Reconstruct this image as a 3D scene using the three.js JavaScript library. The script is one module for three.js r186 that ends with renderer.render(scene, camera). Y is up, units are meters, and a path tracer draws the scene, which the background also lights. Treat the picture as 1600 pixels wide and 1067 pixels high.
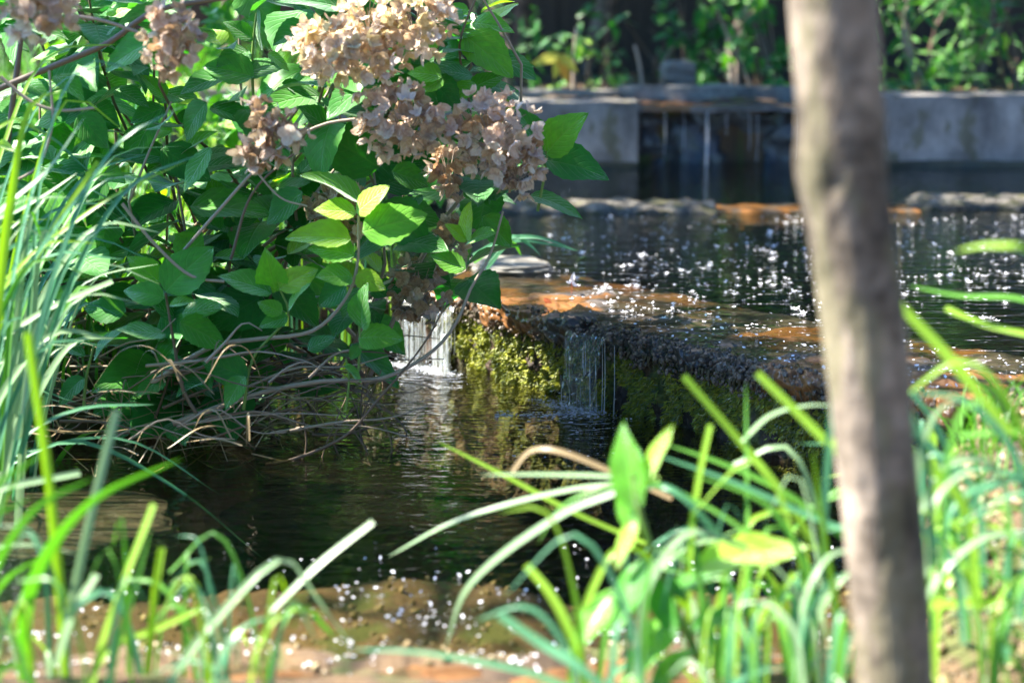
import * as THREE from 'three';
import { Sky } from 'three/addons/objects/Sky.js';
import { mergeGeometries, mergeVertices } from 'three/addons/utils/BufferGeometryUtils.js';
import { createNoise2D, createNoise3D } from 'simplex-noise';

// ---------------------------------------------------------------- camera, sky, sun, exposure
const scene = new THREE.Scene();
const CAMY = 0.755, PITCH = -10 * Math.PI / 180, FOV = 20;
const camera = new THREE.PerspectiveCamera(FOV, 1024 / 682, 0.05, 200);
camera.position.set(0, CAMY, 0);
camera.rotation.x = PITCH;
camera.focus = 3.42;
camera.userData.fStop = 2.9;
const SUN = new THREE.Vector3(-0.61, 0.78, -0.05).normalize();
const sky = new Sky();
sky.name = 'sky';
sky.scale.setScalar(150);
sky.userData.kind = 'structure';
const U = sky.material.uniforms;
U.sunPosition.value.copy(SUN); U.turbidity.value = 6; U.rayleigh.value = 0.8; U.mieCoefficient.value = 0.004;
scene.add(sky);
scene.environmentIntensity = 0.1;
const sun = new THREE.DirectionalLight(new THREE.Color(1, 0.93, 0.82), 5);
sun.position.copy(SUN).multiplyScalar(20).add(new THREE.Vector3(0, 0, -4));
sun.target.position.set(0, 0, -4);
sun.castShadow = true;
sun.shadow.mapSize.set(4096, 4096);
Object.assign(sun.shadow.camera, { left: -8, right: 8, top: 8, bottom: -8, near: 1, far: 50 });
scene.add(sun, sun.target);
const renderer = new THREE.WebGLRenderer({ antialias: true });
renderer.toneMapping = THREE.LinearToneMapping;
renderer.toneMappingExposure = 5.3;
renderer.shadowMap.enabled = true;

// ---------------------------------------------------------------- helpers
function rng(seed) { let s = seed | 0; return () => { s = (s + 0x6d2b79f5) | 0; let t = Math.imul(s ^ (s >>> 15), 1 | s); t = (t + Math.imul(t ^ (t >>> 7), 61 | t)) ^ t; return ((t ^ (t >>> 14)) >>> 0) / 4294967296; }; }
let R = rng(7);
const rr = (a, b) => a + (b - a) * R();
const n2 = createNoise2D(rng(11)), n3 = createNoise3D(rng(12));
const V = (x, y, z) => new THREE.Vector3(x, y, z);
const clamp = THREE.MathUtils.clamp, lerp = THREE.MathUtils.lerp, sstep = THREE.MathUtils.smoothstep;
const fbm = (x, y, o = 4) => { let s = 0, a = 0.5, f = 1; for (let i = 0; i < o; i++) { s += a * n2(x * f, y * f); a *= 0.5; f *= 2.03; } return s; };
const fbm3 = (x, y, z, o = 3) => { let s = 0, a = 0.5, f = 1; for (let i = 0; i < o; i++) { s += a * n3(x * f, y * f, z * f); a *= 0.5; f *= 2.03; } return s; };
// measured positions: sight lines of the photograph (1600 x 1067) met with a distance or a level
const FPX = 533.5 / Math.tan(FOV / 2 * Math.PI / 180), CP = Math.cos(PITCH), SP = Math.sin(PITCH);
const ray = (px, py) => { const y = (533.5 - py) / FPX; return V((px - 800) / FPX, y * CP + SP, y * SP - CP); };
const at = (px, py, d) => { const r = ray(px, py); r.multiplyScalar(d / -r.z); r.y += CAMY; return r; };
const on = (px, py, lvl) => { const r = ray(px, py); r.multiplyScalar((lvl - CAMY) / r.y); r.y += CAMY; return r; };

const used = {};
const numbered = (n) => { used[n] = (used[n] ?? -1) + 1; return used[n] ? n + '_' + String(used[n]).padStart(3, '0') : n; };
function finish(m) { m.castShadow = true; m.receiveShadow = true; return m; }
function part(name, geo, mat, parent, kind) { const m = finish(new THREE.Mesh(geo, mat)); m.name = name; if (kind) m.userData.kind = kind; parent.add(m); return m; }
function thing(name, label, category, pos, group) { const g = new THREE.Group(); g.name = numbered(name); g.userData = { label, category }; if (group) g.userData.group = group; if (pos) g.position.copy(pos); scene.add(g); return g; }
function single(name, geo, mat, label, category, group) { const m = finish(new THREE.Mesh(geo, mat)); m.name = numbered(name); m.userData = { label, category }; if (group) m.userData.group = group; scene.add(m); return m; }
function struct(name, geo, mat) { const m = finish(new THREE.Mesh(geo, mat)); m.name = numbered(name); m.userData.kind = 'structure'; scene.add(m); return m; }
function instanced(name, geo, mat, mats, parent, colors) {
  const m = finish(new THREE.InstancedMesh(geo, mat, mats.length)); m.name = name; m.userData.kind = 'stuff';
  mats.forEach((x, i) => { m.setMatrixAt(i, x); if (colors) m.setColorAt(i, colors[i]); });
  parent.add(m); return m;
}
function basis(pos, yAxis, zHint, s) { // y along yAxis, z near zHint
  const y = yAxis.clone().normalize(), x = new THREE.Vector3().crossVectors(y, zHint); if (x.lengthSq() < 1e-6) x.set(1, 0, 0); x.normalize();
  const z = new THREE.Vector3().crossVectors(x, y), m = new THREE.Matrix4().makeBasis(x, y, z);
  m.scale(s.isVector3 ? s : V(s, s, s)); m.setPosition(pos); return m;
}
const dirRand = () => { const u = rr(-1, 1), a = rr(0, 6.2832), q = Math.sqrt(1 - u * u); return V(q * Math.cos(a), u, q * Math.sin(a)); };
function geoFrom(pos, idx, uv) { const g = new THREE.BufferGeometry(); g.setAttribute('position', new THREE.Float32BufferAttribute(pos, 3)); if (uv) g.setAttribute('uv', new THREE.Float32BufferAttribute(uv, 2)); g.setIndex(idx); g.computeVertexNormals(); return g; }
function gridGeo(nu, nv, f) { // f(u, v) -> [x, y, z, s, t]
  const p = [], uv = [], ix = [];
  for (let j = 0; j <= nv; j++) for (let i = 0; i <= nu; i++) { const q = f(i / nu, j / nv); p.push(q[0], q[1], q[2]); uv.push(q[3] ?? i / nu, q[4] ?? j / nv); }
  for (let j = 0; j < nv; j++) for (let i = 0; i < nu; i++) { const a = j * (nu + 1) + i, b = a + 1, c = a + nu + 1, d = c + 1; ix.push(a, b, d, a, d, c); }
  return geoFrom(p, ix, uv);
}
function tube(pts, r0, r1, rad = 6, seg) { // tapered tube with slight bumps
  const c = new THREE.CatmullRomCurve3(pts), n = seg ?? Math.max(4, pts.length * 4), fr = c.computeFrenetFrames(n), p = [], uv = [], ix = [];
  const L = c.getLength();
  for (let i = 0; i <= n; i++) {
    const t = i / n, P = c.getPointAt(t), r = lerp(r0, r1, t);
    for (let k = 0; k <= rad; k++) { const a = k / rad * Math.PI * 2, q = P.clone().addScaledVector(fr.normals[i], Math.cos(a) * r).addScaledVector(fr.binormals[i], Math.sin(a) * r); p.push(q.x, q.y, q.z); uv.push(k / rad * 0.08, t * L); }
  }
  for (let i = 0; i < n; i++) for (let k = 0; k < rad; k++) { const a = i * (rad + 1) + k, b = a + 1, d = a + rad + 1, e = d + 1; ix.push(a, b, e, a, e, d); }
  return geoFrom(p, ix, uv);
}
function tex(w, h, f, srgb = true, rep = true, float = false) {
  const d = float ? new Float32Array(w * h * 4) : new Uint8Array(w * h * 4);
  for (let y = 0; y < h; y++) for (let x = 0; x < w; x++) { const c = f(x / w, y / h), o = (y * w + x) * 4; for (let k = 0; k < 3; k++) { const q = typeof c === 'number' ? c : c[k]; d[o + k] = float ? q : clamp(q * 255, 0, 255); } d[o + 3] = float ? 1 : 255; }
  const t = new THREE.DataTexture(d, w, h, THREE.RGBAFormat, float ? THREE.FloatType : THREE.UnsignedByteType);
  t.magFilter = THREE.LinearFilter; t.minFilter = THREE.LinearMipmapLinearFilter; t.generateMipmaps = true; if (srgb) t.colorSpace = THREE.SRGBColorSpace;
  t.wrapS = t.wrapT = rep ? THREE.RepeatWrapping : THREE.ClampToEdgeWrapping; t.needsUpdate = true; return t;
}
// tileable fbm: noise on a torus
const tn = (u, v, f, o = 4, sx = 1, sy = 1) => { let s = 0, a = 0.5; const p = Math.PI * 2; for (let i = 0; i < o; i++) { const rx = f * sx / p, ry = f * sy / p; s += a * (n3(Math.cos(u * p) * rx + 7 * i, Math.sin(u * p) * rx, Math.cos(v * p) * ry) + n3(Math.sin(v * p) * ry + 31, Math.cos(u * p) * rx + 5, Math.sin(u * p) * rx + 3 * i)) * 0.7; a *= 0.5; f *= 2; } return s; };
const mix3 = (a, b, t) => [lerp(a[0], b[0], t), lerp(a[1], b[1], t), lerp(a[2], b[2], t)];
const lin = (r, g, b) => new THREE.Color().setRGB(r, g, b);

// ---------------------------------------------------------------- materials
const P = (o) => new THREE.MeshPhysicalMaterial({ side: THREE.DoubleSide, ...o });
const stoneBump = tex(512, 512, (u, v) => 0.5 + 0.45 * tn(u, v, 5, 6), false);
const grainBump = tex(512, 512, (u, v) => 0.5 + 0.5 * tn(u, v, 24, 4), false);
const soilTex = tex(512, 512, (u, v) => { const a = tn(u, v, 4, 5), b = tn(u, v, 30, 3), c = sstep(tn(u + 0.4, v + 0.2, 6, 4), 0.05, 0.35); return mix3(mix3([0.26, 0.20, 0.14], [0.38, 0.30, 0.20], 0.5 + a + 0.5 * b), [0.27, 0.32, 0.12], c * 0.7); });
const M = {};
M.soil = P({ map: soilTex, bumpMap: stoneBump, bumpScale: 0.02, roughness: 0.9 });
M.concrete = P({ map: tex(1024, 512, (u, v) => { const a = tn(u, v, 5, 5), st = tn(u, v, 12, 3, 1, 0.25), b = tn(u, v, 60, 2), m = sstep(tn(u + 0.3, v, 9, 4), 0.08, 0.4); const k = 0.47 + 0.22 * a + 0.09 * st + 0.06 * b; return mix3([k, k * 0.965, k * 0.92], [0.33, 0.32, 0.22], m * 0.6); }), bumpMap: stoneBump, bumpScale: 0.006, roughness: 0.85 });
M.wetStone = P({ map: tex(1024, 1024, (u, v) => { const a = tn(u, v, 6, 6), o = sstep(tn(u + 0.2, v + 0.6, 4, 4), -0.02, 0.3), b = tn(u, v, 50, 3); return mix3(mix3([0.20, 0.18, 0.16], [0.40, 0.37, 0.35], 0.5 + a + b * 0.8), [0.52, 0.34, 0.17], o * 0.8); }), bumpMap: tex(512, 512, (u, v) => 0.5 + 0.3 * tn(u, v, 8, 6) + 0.25 * tn(u, v, 60, 2), false), bumpScale: 0.006, roughness: 0.3 });
M.dryStone = P({ map: tex(512, 512, (u, v) => { const k = 0.45 + 0.18 * tn(u, v, 5, 5) + 0.12 * tn(u, v, 50, 2); return [k, k * 0.97, k * 0.9]; }), bumpMap: stoneBump, bumpScale: 0.006, roughness: 0.8 });
M.darkSlate = P({ map: tex(512, 512, (u, v) => { const k = 0.26 + 0.14 * tn(u, v, 6, 5) + 0.08 * tn(u, v, 50, 2); return [k, k * 0.93, k * 0.82]; }), bumpMap: stoneBump, bumpScale: 0.01, roughness: 0.45 });
M.algae = P({ map: tex(512, 128, (u, v) => mix3([0.14, 0.14, 0.09], [0.24, 0.23, 0.15], 0.5 + tn(u, v, 14, 4))), bumpMap: stoneBump, bumpScale: 0.006, roughness: 0.4 });
M.stepStone = P({ map: tex(512, 512, (u, v) => { const k = 0.36 + 0.2 * tn(u, v, 6, 5) + 0.14 * tn(u, v, 40, 2), m = sstep(tn(u + 0.3, v + 0.1, 5, 4), 0.0, 0.3); return mix3([k, k * 0.95, k * 0.86], [0.26, 0.26, 0.13], m * 0.6); }), bumpMap: stoneBump, bumpScale: 0.012, roughness: 0.6 });
M.orangeStone = P({ map: tex(512, 512, (u, v) => mix3(mix3([0.34, 0.23, 0.14], [0.54, 0.38, 0.24], 0.5 + tn(u, v, 5, 5) + 0.6 * tn(u, v, 40, 2)), [0.28, 0.26, 0.18], sstep(tn(u + 0.5, v, 5, 4), 0.05, 0.3) * 0.7)), bumpMap: stoneBump, bumpScale: 0.012, roughness: 0.35 });
M.mossWall = P({ map: tex(1024, 512, (u, v) => { const a = tn(u, v, 7, 5, 1.4, 0.6), g = sstep(tn(u + 0.15, v + 0.4, 6, 4, 1.3, 0.6), -0.12, 0.2); return mix3(mix3([0.15, 0.11, 0.08], [0.30, 0.22, 0.14], 0.5 + a), mix3([0.16, 0.24, 0.06], [0.36, 0.38, 0.08], 0.5 + tn(u, v, 40, 3)), g * 0.85); }), bumpMap: tex(512, 512, (u, v) => 0.5 + 0.4 * tn(u, v, 12, 5, 1.5, 0.6) + 0.25 * tn(u, v, 70, 2), false), bumpScale: 0.014, roughness: 0.7 });
M.darkRock = P({ map: tex(512, 512, (u, v) => { const k = 0.27 + 0.16 * tn(u, v, 12, 5); return [k, k * 0.99, k * 0.97]; }), bumpMap: stoneBump, bumpScale: 0.03, roughness: 0.22 });
M.bark = P({ map: tex(512, 1024, (u, v) => { const a = tn(u, v, 5, 5, 0.6, 1.6), l = sstep(tn(u + 0.3, v + 0.1, 6, 4), 0.05, 0.3), f = tn(u, v, 40, 3, 0.4, 1.2); return mix3(mix3([0.30, 0.26, 0.21], [0.58, 0.52, 0.45], 0.5 + 1.2 * a + 0.6 * f), [0.42, 0.40, 0.28], l * 0.6); }), bumpMap: grainBump, bumpScale: 0.003, roughness: 0.85 });
M.wood = P({ map: tex(256, 512, (u, v) => mix3([0.22, 0.16, 0.11], [0.40, 0.31, 0.24], 0.5 + tn(u, v, 6, 4, 1, 3))), roughness: 0.8 });
M.twigPale = P({ color: lin(0.34, 0.26, 0.19), bumpMap: grainBump, bumpScale: 0.001, roughness: 0.65 });
M.twig = P({ color: lin(0.16, 0.105, 0.065), bumpMap: grainBump, bumpScale: 0.001, roughness: 0.6 });
M.greenStem = P({ color: lin(0.14, 0.24, 0.04), roughness: 0.5 });
M.fence = P({ map: tex(256, 512, (u, v) => mix3([0.22, 0.17, 0.13], [0.34, 0.28, 0.22], 0.5 + tn(u, v, 20, 3, 1, 0.15))), roughness: 0.8 });
const veins = (u, v) => { const x = Math.abs(u - 0.5) * 2, mid = Math.exp(-((x / 0.045) ** 2)); const s = v - x * 0.33 + 0.015 * Math.sin(x * 7), ph = (s * 7.5) - Math.floor(s * 7.5) - 0.5; return Math.max(mid, 0.75 * Math.exp(-((ph / 0.09) ** 2)) * (1 - 0.4 * x)); };
const leafCol = (base, vein, r) => tex(256, 256, (u, v) => { const n = 0.5 + 0.5 * tn(u, v, 6, 4), w = veins(u, v); return mix3(mix3(base, base.map((c) => c * r), n), vein, w * 0.4); }, true, false);
const leafBump = tex(256, 256, (u, v) => 0.75 - 0.6 * veins(u, v) + 0.12 * tn(u, v, 30, 2), false, false);
const leafMat = (base, vein, t, r = 1.25) => P({ map: leafCol(base, vein, r), bumpMap: leafBump, bumpScale: 0.0014, roughness: 0.95, transmission: t, thickness: 0, ior: 1.4, clearcoat: 0.4, clearcoatRoughness: 0.28 });
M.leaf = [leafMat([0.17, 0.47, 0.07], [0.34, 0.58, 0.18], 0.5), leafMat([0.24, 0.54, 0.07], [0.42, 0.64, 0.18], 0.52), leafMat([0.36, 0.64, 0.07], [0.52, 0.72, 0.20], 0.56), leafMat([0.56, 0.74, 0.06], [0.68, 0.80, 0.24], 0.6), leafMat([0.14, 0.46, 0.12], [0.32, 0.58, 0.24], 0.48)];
const bladeTex = (a, b) => tex(64, 256, (u, v) => { const l = 0.5 + 0.5 * Math.sin(u * 40), n = 0.5 + tn(u, v, 5, 3); return mix3(a, b, clamp(0.25 * l + 0.6 * n, 0, 1)); }, true, false);
const bladeMat = (a, b, t) => P({ map: bladeTex(a, b), roughness: 0.95, transmission: t, thickness: 0, ior: 1.4, clearcoat: 0.6, clearcoatRoughness: 0.32 });
M.blade = [bladeMat([0.28, 0.57, 0.08], [0.40, 0.66, 0.10], 0.52), bladeMat([0.50, 0.72, 0.04], [0.63, 0.79, 0.07], 0.58), bladeMat([0.22, 0.50, 0.32], [0.34, 0.58, 0.40], 0.42), bladeMat([0.48, 0.64, 0.42], [0.64, 0.74, 0.56], 0.42), bladeMat([0.50, 0.42, 0.28], [0.62, 0.54, 0.38], 0.25)];
const sepalMat = (a, b) => P({ map: tex(128, 128, (u, v) => mix3(a, b, clamp(0.5 + 1.1 * tn(u, v, 5, 4), 0, 1)), true, true), roughness: 0.95, transmission: 0.5, thickness: 0, bumpMap: grainBump, bumpScale: 0.0008 });
M.sepal = [sepalMat([0.79, 0.67, 0.52], [0.88, 0.78, 0.65]), sepalMat([0.89, 0.81, 0.73], [0.95, 0.90, 0.85]), sepalMat([0.64, 0.49, 0.34], [0.78, 0.64, 0.48]), sepalMat([0.83, 0.70, 0.60], [0.91, 0.82, 0.74]), sepalMat([0.82, 0.73, 0.50], [0.90, 0.83, 0.64])];
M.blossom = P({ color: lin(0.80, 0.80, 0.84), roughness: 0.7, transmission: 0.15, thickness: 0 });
M.foam = P({ color: lin(0.82, 0.84, 0.88), roughness: 0.12, transmission: 0.55, thickness: 0, ior: 1.33 });
M.moss = P({ color: lin(0.26, 0.30, 0.025), roughness: 0.95, transmission: 0.35, thickness: 0 });

// ---------------------------------------------------------------- the lie of the land
const LOW = 0, UPP = 0.155, BACKP = 0.175;
const weirFront = [[560, 441], [640, 444], [701, 450], [745, 458], [790, 474], [850, 484], [868, 490], [924, 502], [990, 515], [1031, 526], [1114, 543], [1176, 562], [1295, 580], [1420, 604], [1500, 625]].map(([a, b]) => on(a, b, 0.16));
const wf = new THREE.CatmullRomCurve3(weirFront, false, 'centripetal');
const lowPoly = [[-0.98, -2.02], [-0.86, -2.7], [-0.72, -3.25], [-0.62, -3.7], [-0.55, -4.3], ...weirFront.map((p) => [p.x - 0.0, p.z - 0.1]), [0.62, -2.74], [0.46, -2.45], [0.44, -2.02]];
const uppPoly = [[-0.9, -4.35], ...weirFront.map((p) => [p.x, p.z - 0.02]), [1.1, -2.9], [3.6, -3.6], [3.6, -6.98], [-1.2, -6.98]];
function sdPoly(poly, x, z) { let d = 1e9, c = false; for (let i = 0, j = poly.length - 1; i < poly.length; j = i++) { const [ax, az] = poly[i], [bx, bz] = poly[j], ex = bx - ax, ez = bz - az, t = clamp(((x - ax) * ex + (z - az) * ez) / (ex * ex + ez * ez), 0, 1); d = Math.min(d, Math.hypot(x - ax - ex * t, z - az - ez * t)); if ((az > z) !== (bz > z) && x < ex * (z - az) / ez + ax) c = !c; } return c ? d : -d; }
function land(x, z) {
  const n = fbm(x * 1.1, z * 1.1, 4);
  let h = 0.07 + 0.03 * n;
  h = lerp(h, 0.26 + 0.09 * n, sstep(-z, 3.2, 5.2) * sstep(-x, 0.35, 1.2));
  h = lerp(h, 0.17 + 0.05 * n, sstep(x, 0.42, 0.66) * sstep(-z, 1.9, 2.3));
  h = lerp(h, 0.03 + 0.02 * n, sstep(z, -2.2, -1.6));
  h = lerp(h, 0.40 + 0.04 * n, sstep(-z, 6.98, 7.12));
  const a = sdPoly(lowPoly, x, z);
  if (a > -0.25) { const shelf = lerp(-0.5, -0.03 + 0.02 * fbm(x * 5, z * 5, 3), sstep(z + 0.06 * n2(x * 2.1, 3), -2.70, -2.5)); h = lerp(h, lerp(shelf, 0.008 + 0.02 * fbm(x * 6, z * 6, 3), sstep(z + 0.05 * n2(x * 3, 9), -2.26, -2.16)), sstep(a + 0.04 * fbm(x * 5, z * 5, 3), -0.10, 0.05)); }
  const b = sdPoly(uppPoly, x, z);
  if (b > -0.2) h = lerp(h, -0.4, sstep(b, -0.03, 0.03));
  return h + 0.006 * fbm(x * 14, z * 14, 2);
}
{
  const N = 330, wx = (t) => { const s = t * 2 - 1; return 1.6 * s + 38 * s ** 7; }, wz = (t) => { const s = t * 2 - 1; return -3.6 + 2.2 * s + 40 * s ** 7; };
  struct('ground', gridGeo(N, N, (u, v) => { const x = wx(u), z = wz(v); return [x, land(x, z), z, x * 1.3, z * 1.3]; }), M.soil);
}

struct('darkened_pond_silt', gridGeo(40, 40, (u, v) => { const x = -1.3 + 4.9 * u, z = -7.0 + 4.4 * v; return [x, -0.31 + 0.02 * fbm(x * 3, z * 3, 3), z, x, z]; }), P({ map: tex(256, 256, (u, v) => mix3([0.05, 0.045, 0.035], [0.09, 0.08, 0.06], 0.5 + tn(u, v, 6, 4))), roughness: 1, specularIntensity: 0.05 }));  // silt coloured near black, darkness of the deep water put into its colour
// ---------------------------------------------------------------- water
const fallA = V(on(924, 503, 0.16).x, 0, on(924, 503, 0.16).z), fallB = V(on(708, 455, 0.16).x, 0, on(708, 455, 0.16).z + 0.03);
function waterMat(x0, z0, w, h, f, scale, tint) {
  const t = tex(1024, 1024, (u, v) => f(x0 + u * w, z0 + v * h), false, false, true);
  return P({ color: tint, transmission: 1, thickness: 0, roughness: 0.015, ior: 1.33, bumpMap: t, bumpScale: scale });
}
function sheetOf(poly, y, x0, z0, w, h) { const g = new THREE.ShapeGeometry(new THREE.Shape(poly.map(([x, z]) => new THREE.Vector2(x, -z)))); g.rotateX(-Math.PI / 2); g.translate(0, y, 0); const p = g.attributes.position, uv = []; for (let i = 0; i < p.count; i++) uv.push((p.getX(i) - x0) / w, (p.getZ(i) - z0) / h); g.setAttribute('uv', new THREE.Float32BufferAttribute(uv, 2)); return g; }
const lowerRipple = (x, z) => {
  let s = 0.45 * fbm(x * 9, z * 22, 3) + 0.22 * fbm(x * 30, z * 60, 2);
  for (const [c, k] of [[fallA, 1], [fallB, 1.1]]) { const d = Math.hypot(x - c.x, z - c.z), wob = d + 0.016 * n2(x * 16, z * 16); s += k * Math.sin(wob * 190 + 4 * n2(x * 5, z * 5)) * Math.exp(-d * 3.0) * 0.34 + k * 1.6 * fbm(x * 40, z * 40, 2) * Math.exp(-d * 9); }
  s += 0.35 * fbm(x * 26, z * 44, 2) * sstep(z, -2.75, -2.4);
  return 0.5 + 0.25 * s;
};
struct('lower_pool_water', gridGeo(1, 1, (u, v) => [-1.5 + 2.6 * u, LOW, -4.6 + 2.5 * v]), waterMat(-1.5, -4.6, 2.6, 2.5, lowerRipple, 0.0085, lin(0.70, 0.68, 0.54)));
struct('upper_pool_water', sheetOf([[-1.5, -4.6], ...weirFront.map((p, i) => { const t = wf.getTangent(i / (weirFront.length - 1)), n = V(-t.z, 0, t.x).normalize().multiplyScalar(t.x > 0 ? 0.012 : -0.012); return [p.x - n.x, p.z - Math.abs(n.z)]; }), [1.15, -2.8], [3.1, -2.96], [3.1, -5.66], [-1.5, -5.66]], UPP, -1.5, -5.66, 4.6, 2.7), waterMat(-1.5, -5.66, 4.6, 2.7, (x, z) => 0.5 + 0.22 * fbm(x * 5, z * 16, 3) + 0.05 * fbm(x * 26, z * 52, 2), 0.006, lin(0.78, 0.76, 0.62)));
struct('back_pool_water', gridGeo(1, 1, (u, v) => [-1.5 + 5 * u, BACKP, -7.4 + 1.82 * v]), waterMat(-1.5, -7.4, 5, 1.82, (x, z) => 0.5 + 0.3 * fbm(x * 7, z * 20, 3) + 0.1 * fbm(x * 30, z * 60, 2), 0.008, lin(0.6, 0.62, 0.6)));

// ---------------------------------------------------------------- weir between the pools
const flat = (p) => { const t = wf.getTangentAt(p), nrm = V(-t.z, 0, t.x); if (nrm.z < 0 && nrm.x > 0) nrm.negate(); if (nrm.z < 0) nrm.negate(); return nrm.normalize(); };
const weir = thing('stone_weir', 'mossy wet stone ledge that water spills over between upper and lower pool', 'weir');
const slabRuns = [[0, 0.195, 0.05, -0.004, 0], [0.2, 0.425, 0.055, 0.002, 0.012], [0.43, 0.72, 0.05, -0.002, -0.002], [0.725, 1, 0.05, 0.002, 0.006]];
function slabGeo(t0, t1, th, lift, out, width, seed) {
  const key = [[-width, -th], [-width, -0.012], [-width * 0.6, -0.003], [-width * 0.3, 0], [-0.05, 0], [-0.016, -0.001], [-0.004, -0.007], [0.002, -0.018], [0.001, -th * 0.75], [-0.006, -th], [-0.04, -th - 0.002], [-width * 0.6, -th], [-width, -th]];
  const prof = []; for (let i = 0; i < key.length - 1; i++) { const [a, b] = [key[i], key[i + 1]], n = Math.max(1, Math.ceil(Math.hypot(b[0] - a[0], b[1] - a[1]) / (i > 2 && i < 10 ? 0.0045 : 0.02))); for (let k = 0; k < n; k++) prof.push([lerp(a[0], b[0], k / n), lerp(a[1], b[1], k / n)]); } prof.push(key[key.length - 1]);
  const nu = Math.ceil((t1 - t0) * 420), nv = prof.length - 1; let run = 0; const arc = prof.map((q, i) => (run += i ? Math.hypot(q[0] - prof[i - 1][0], q[1] - prof[i - 1][1]) : 0));
  return gridGeo(nu, nv, (u, v) => {
    const t = lerp(t0, t1, u), c = wf.getPointAt(t), nr = flat(t), k = Math.round(v * nv), q = prof[k], e = Math.min(1, Math.min(u, 1 - u) * (t1 - t0) * 80), near = sstep(q[0], -0.07, -0.01);
    const o = q[0] + out - near * (1 - e) * 0.012, x = c.x + nr.x * o, z = c.z + nr.z * o, y = 0.155 + lift + q[1];
    const big = fbm3(x * 11 + seed, y * 9, z * 11, 3), mid = fbm3(x * 34 + seed, y * 34, z * 34, 3), fin = fbm3(x * 110, y * 110, z * 110, 2), push = near * (big * 0.024 + mid * 0.010 + fin * 0.005);
    return [x + nr.x * push, y + 0.009 * fbm(x * 7, z * 7, 4) + 0.003 * fbm(x * 40, z * 40, 2) + near * (mid * 0.005 + fin * 0.004) - (q[1] > -0.01 ? (1 - e) * 0.006 : 0), z + nr.z * push, t * 1.55, arc[k] * 1.0];
  });
}
slabRuns.forEach(([a, b, th, l, o], i) => part('slab', slabGeo(a, b, th, l, o, 0.42, i * 17.3), M.wetStone, weir));
part('retaining_wall', gridGeo(320, 34, (u, v) => {
  const c = wf.getPointAt(u), nr = flat(u), y = lerp(0.125, -0.24, v), o = -0.012 + 0.018 * fbm(u * 30, y * 14, 4) + 0.010 * fbm(u * 110, y * 50, 3) - 0.02 * sstep(v, 0, 0.1) * 0;
  return [c.x + nr.x * o, y, c.z + nr.z * o, u * 2.2, y * 1.6];
}), M.mossWall, weir);
{ // moss: tiny fronds on the wall face, thick in patches
  const frond = geoFrom([-0.0016, 0, 0, 0.0016, 0, 0, 0, 0.010, 0.002, -0.001, 0.003, 0.0028, 0.0018, 0.0035, 0.003], [0, 1, 2, 0, 3, 2, 1, 4, 2]);
  const ms = [], cs = []; R = rng(21);
  for (let i = 0; i < 60000 && ms.length < 26000; i++) {
    const u = rr(0.12, 0.98), v = rr(0, 1), y = lerp(0.11, -0.03, v), k = fbm(u * 16, y * 7 + 3, 3) + 0.12 + 0.25 * Math.exp(-(((u - 0.30) / 0.07) ** 2));
    if (k < rr(0, 0.35)) continue;
    const c = wf.getPointAt(u), nr = flat(u), o = -0.012 + 0.018 * fbm(u * 30, y * 14, 4) + 0.010 * fbm(u * 110, y * 50, 3);
    const d = nr.clone().multiplyScalar(0.8).add(V(rr(-0.6, 0.6), rr(-1.0, 0.2), rr(-0.6, 0.6)));
    ms.push(basis(V(c.x + nr.x * o, y, c.z + nr.z * o), d, dirRand(), rr(0.6, 1.5)));
    const q = rr(0, 1); cs.push(lin(lerp(0.5, 1.7, q), lerp(0.6, 1.5, q), lerp(0.5, 1.2, q)));
  }
  instanced('moss', frond, M.moss, ms, weir, cs);
}
// hanging shreds of moss and dirt under the lip
{ R = rng(23); const gs = [];
  for (let i = 0; i < 420; i++) { const t = rr(0.14, 0.96), c = wf.getPointAt(t), nr = flat(t), o = rr(-0.02, 0.014), p = V(c.x + nr.x * o, 0.122, c.z + nr.z * o), L = rr(0.008, 0.032); gs.push(tube([p, V(p.x + rr(-0.004, 0.004), p.y - L * 0.5, p.z + rr(-0.004, 0.004)), V(p.x + rr(-0.006, 0.006), p.y - L, p.z)], rr(0.0018, 0.004), 0.0006, 4, 3)); }
  part('hanging_roots', mergeGeometries(gs), P({ color: lin(0.07, 0.055, 0.025), roughness: 0.8 }), weir, 'stuff');
}
{ // crumbs of stone and earth along the broken edge
  R = rng(24); const ms = [], cs = [], g = new THREE.DodecahedronGeometry(1, 0);
  for (let i = 0; i < 3200; i++) { const t = rr(0.12, 0.97), c = wf.getPointAt(t), nr = flat(t), o = rr(-0.03, 0.016) + 0.014 * n2(t * 60, 4), s = 0.0012 + 0.0042 * R() ** 2; ms.push(new THREE.Matrix4().compose(V(c.x + nr.x * o, rr(0.104, 0.157) - (o > 0.004 ? 0.008 : 0), c.z + nr.z * o), new THREE.Quaternion().setFromEuler(new THREE.Euler(rr(0, 6), rr(0, 6), rr(0, 6))), V(s * rr(0.7, 1.5), s, s * rr(0.7, 1.4)))); const q = rr(0.4, 1.5); cs.push(lin(0.11 * q, 0.085 * q, 0.062 * q)); }
  instanced('crumbs', g, P({ color: 0xffffff, roughness: 0.5 }), ms, weir, cs);
}
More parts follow.
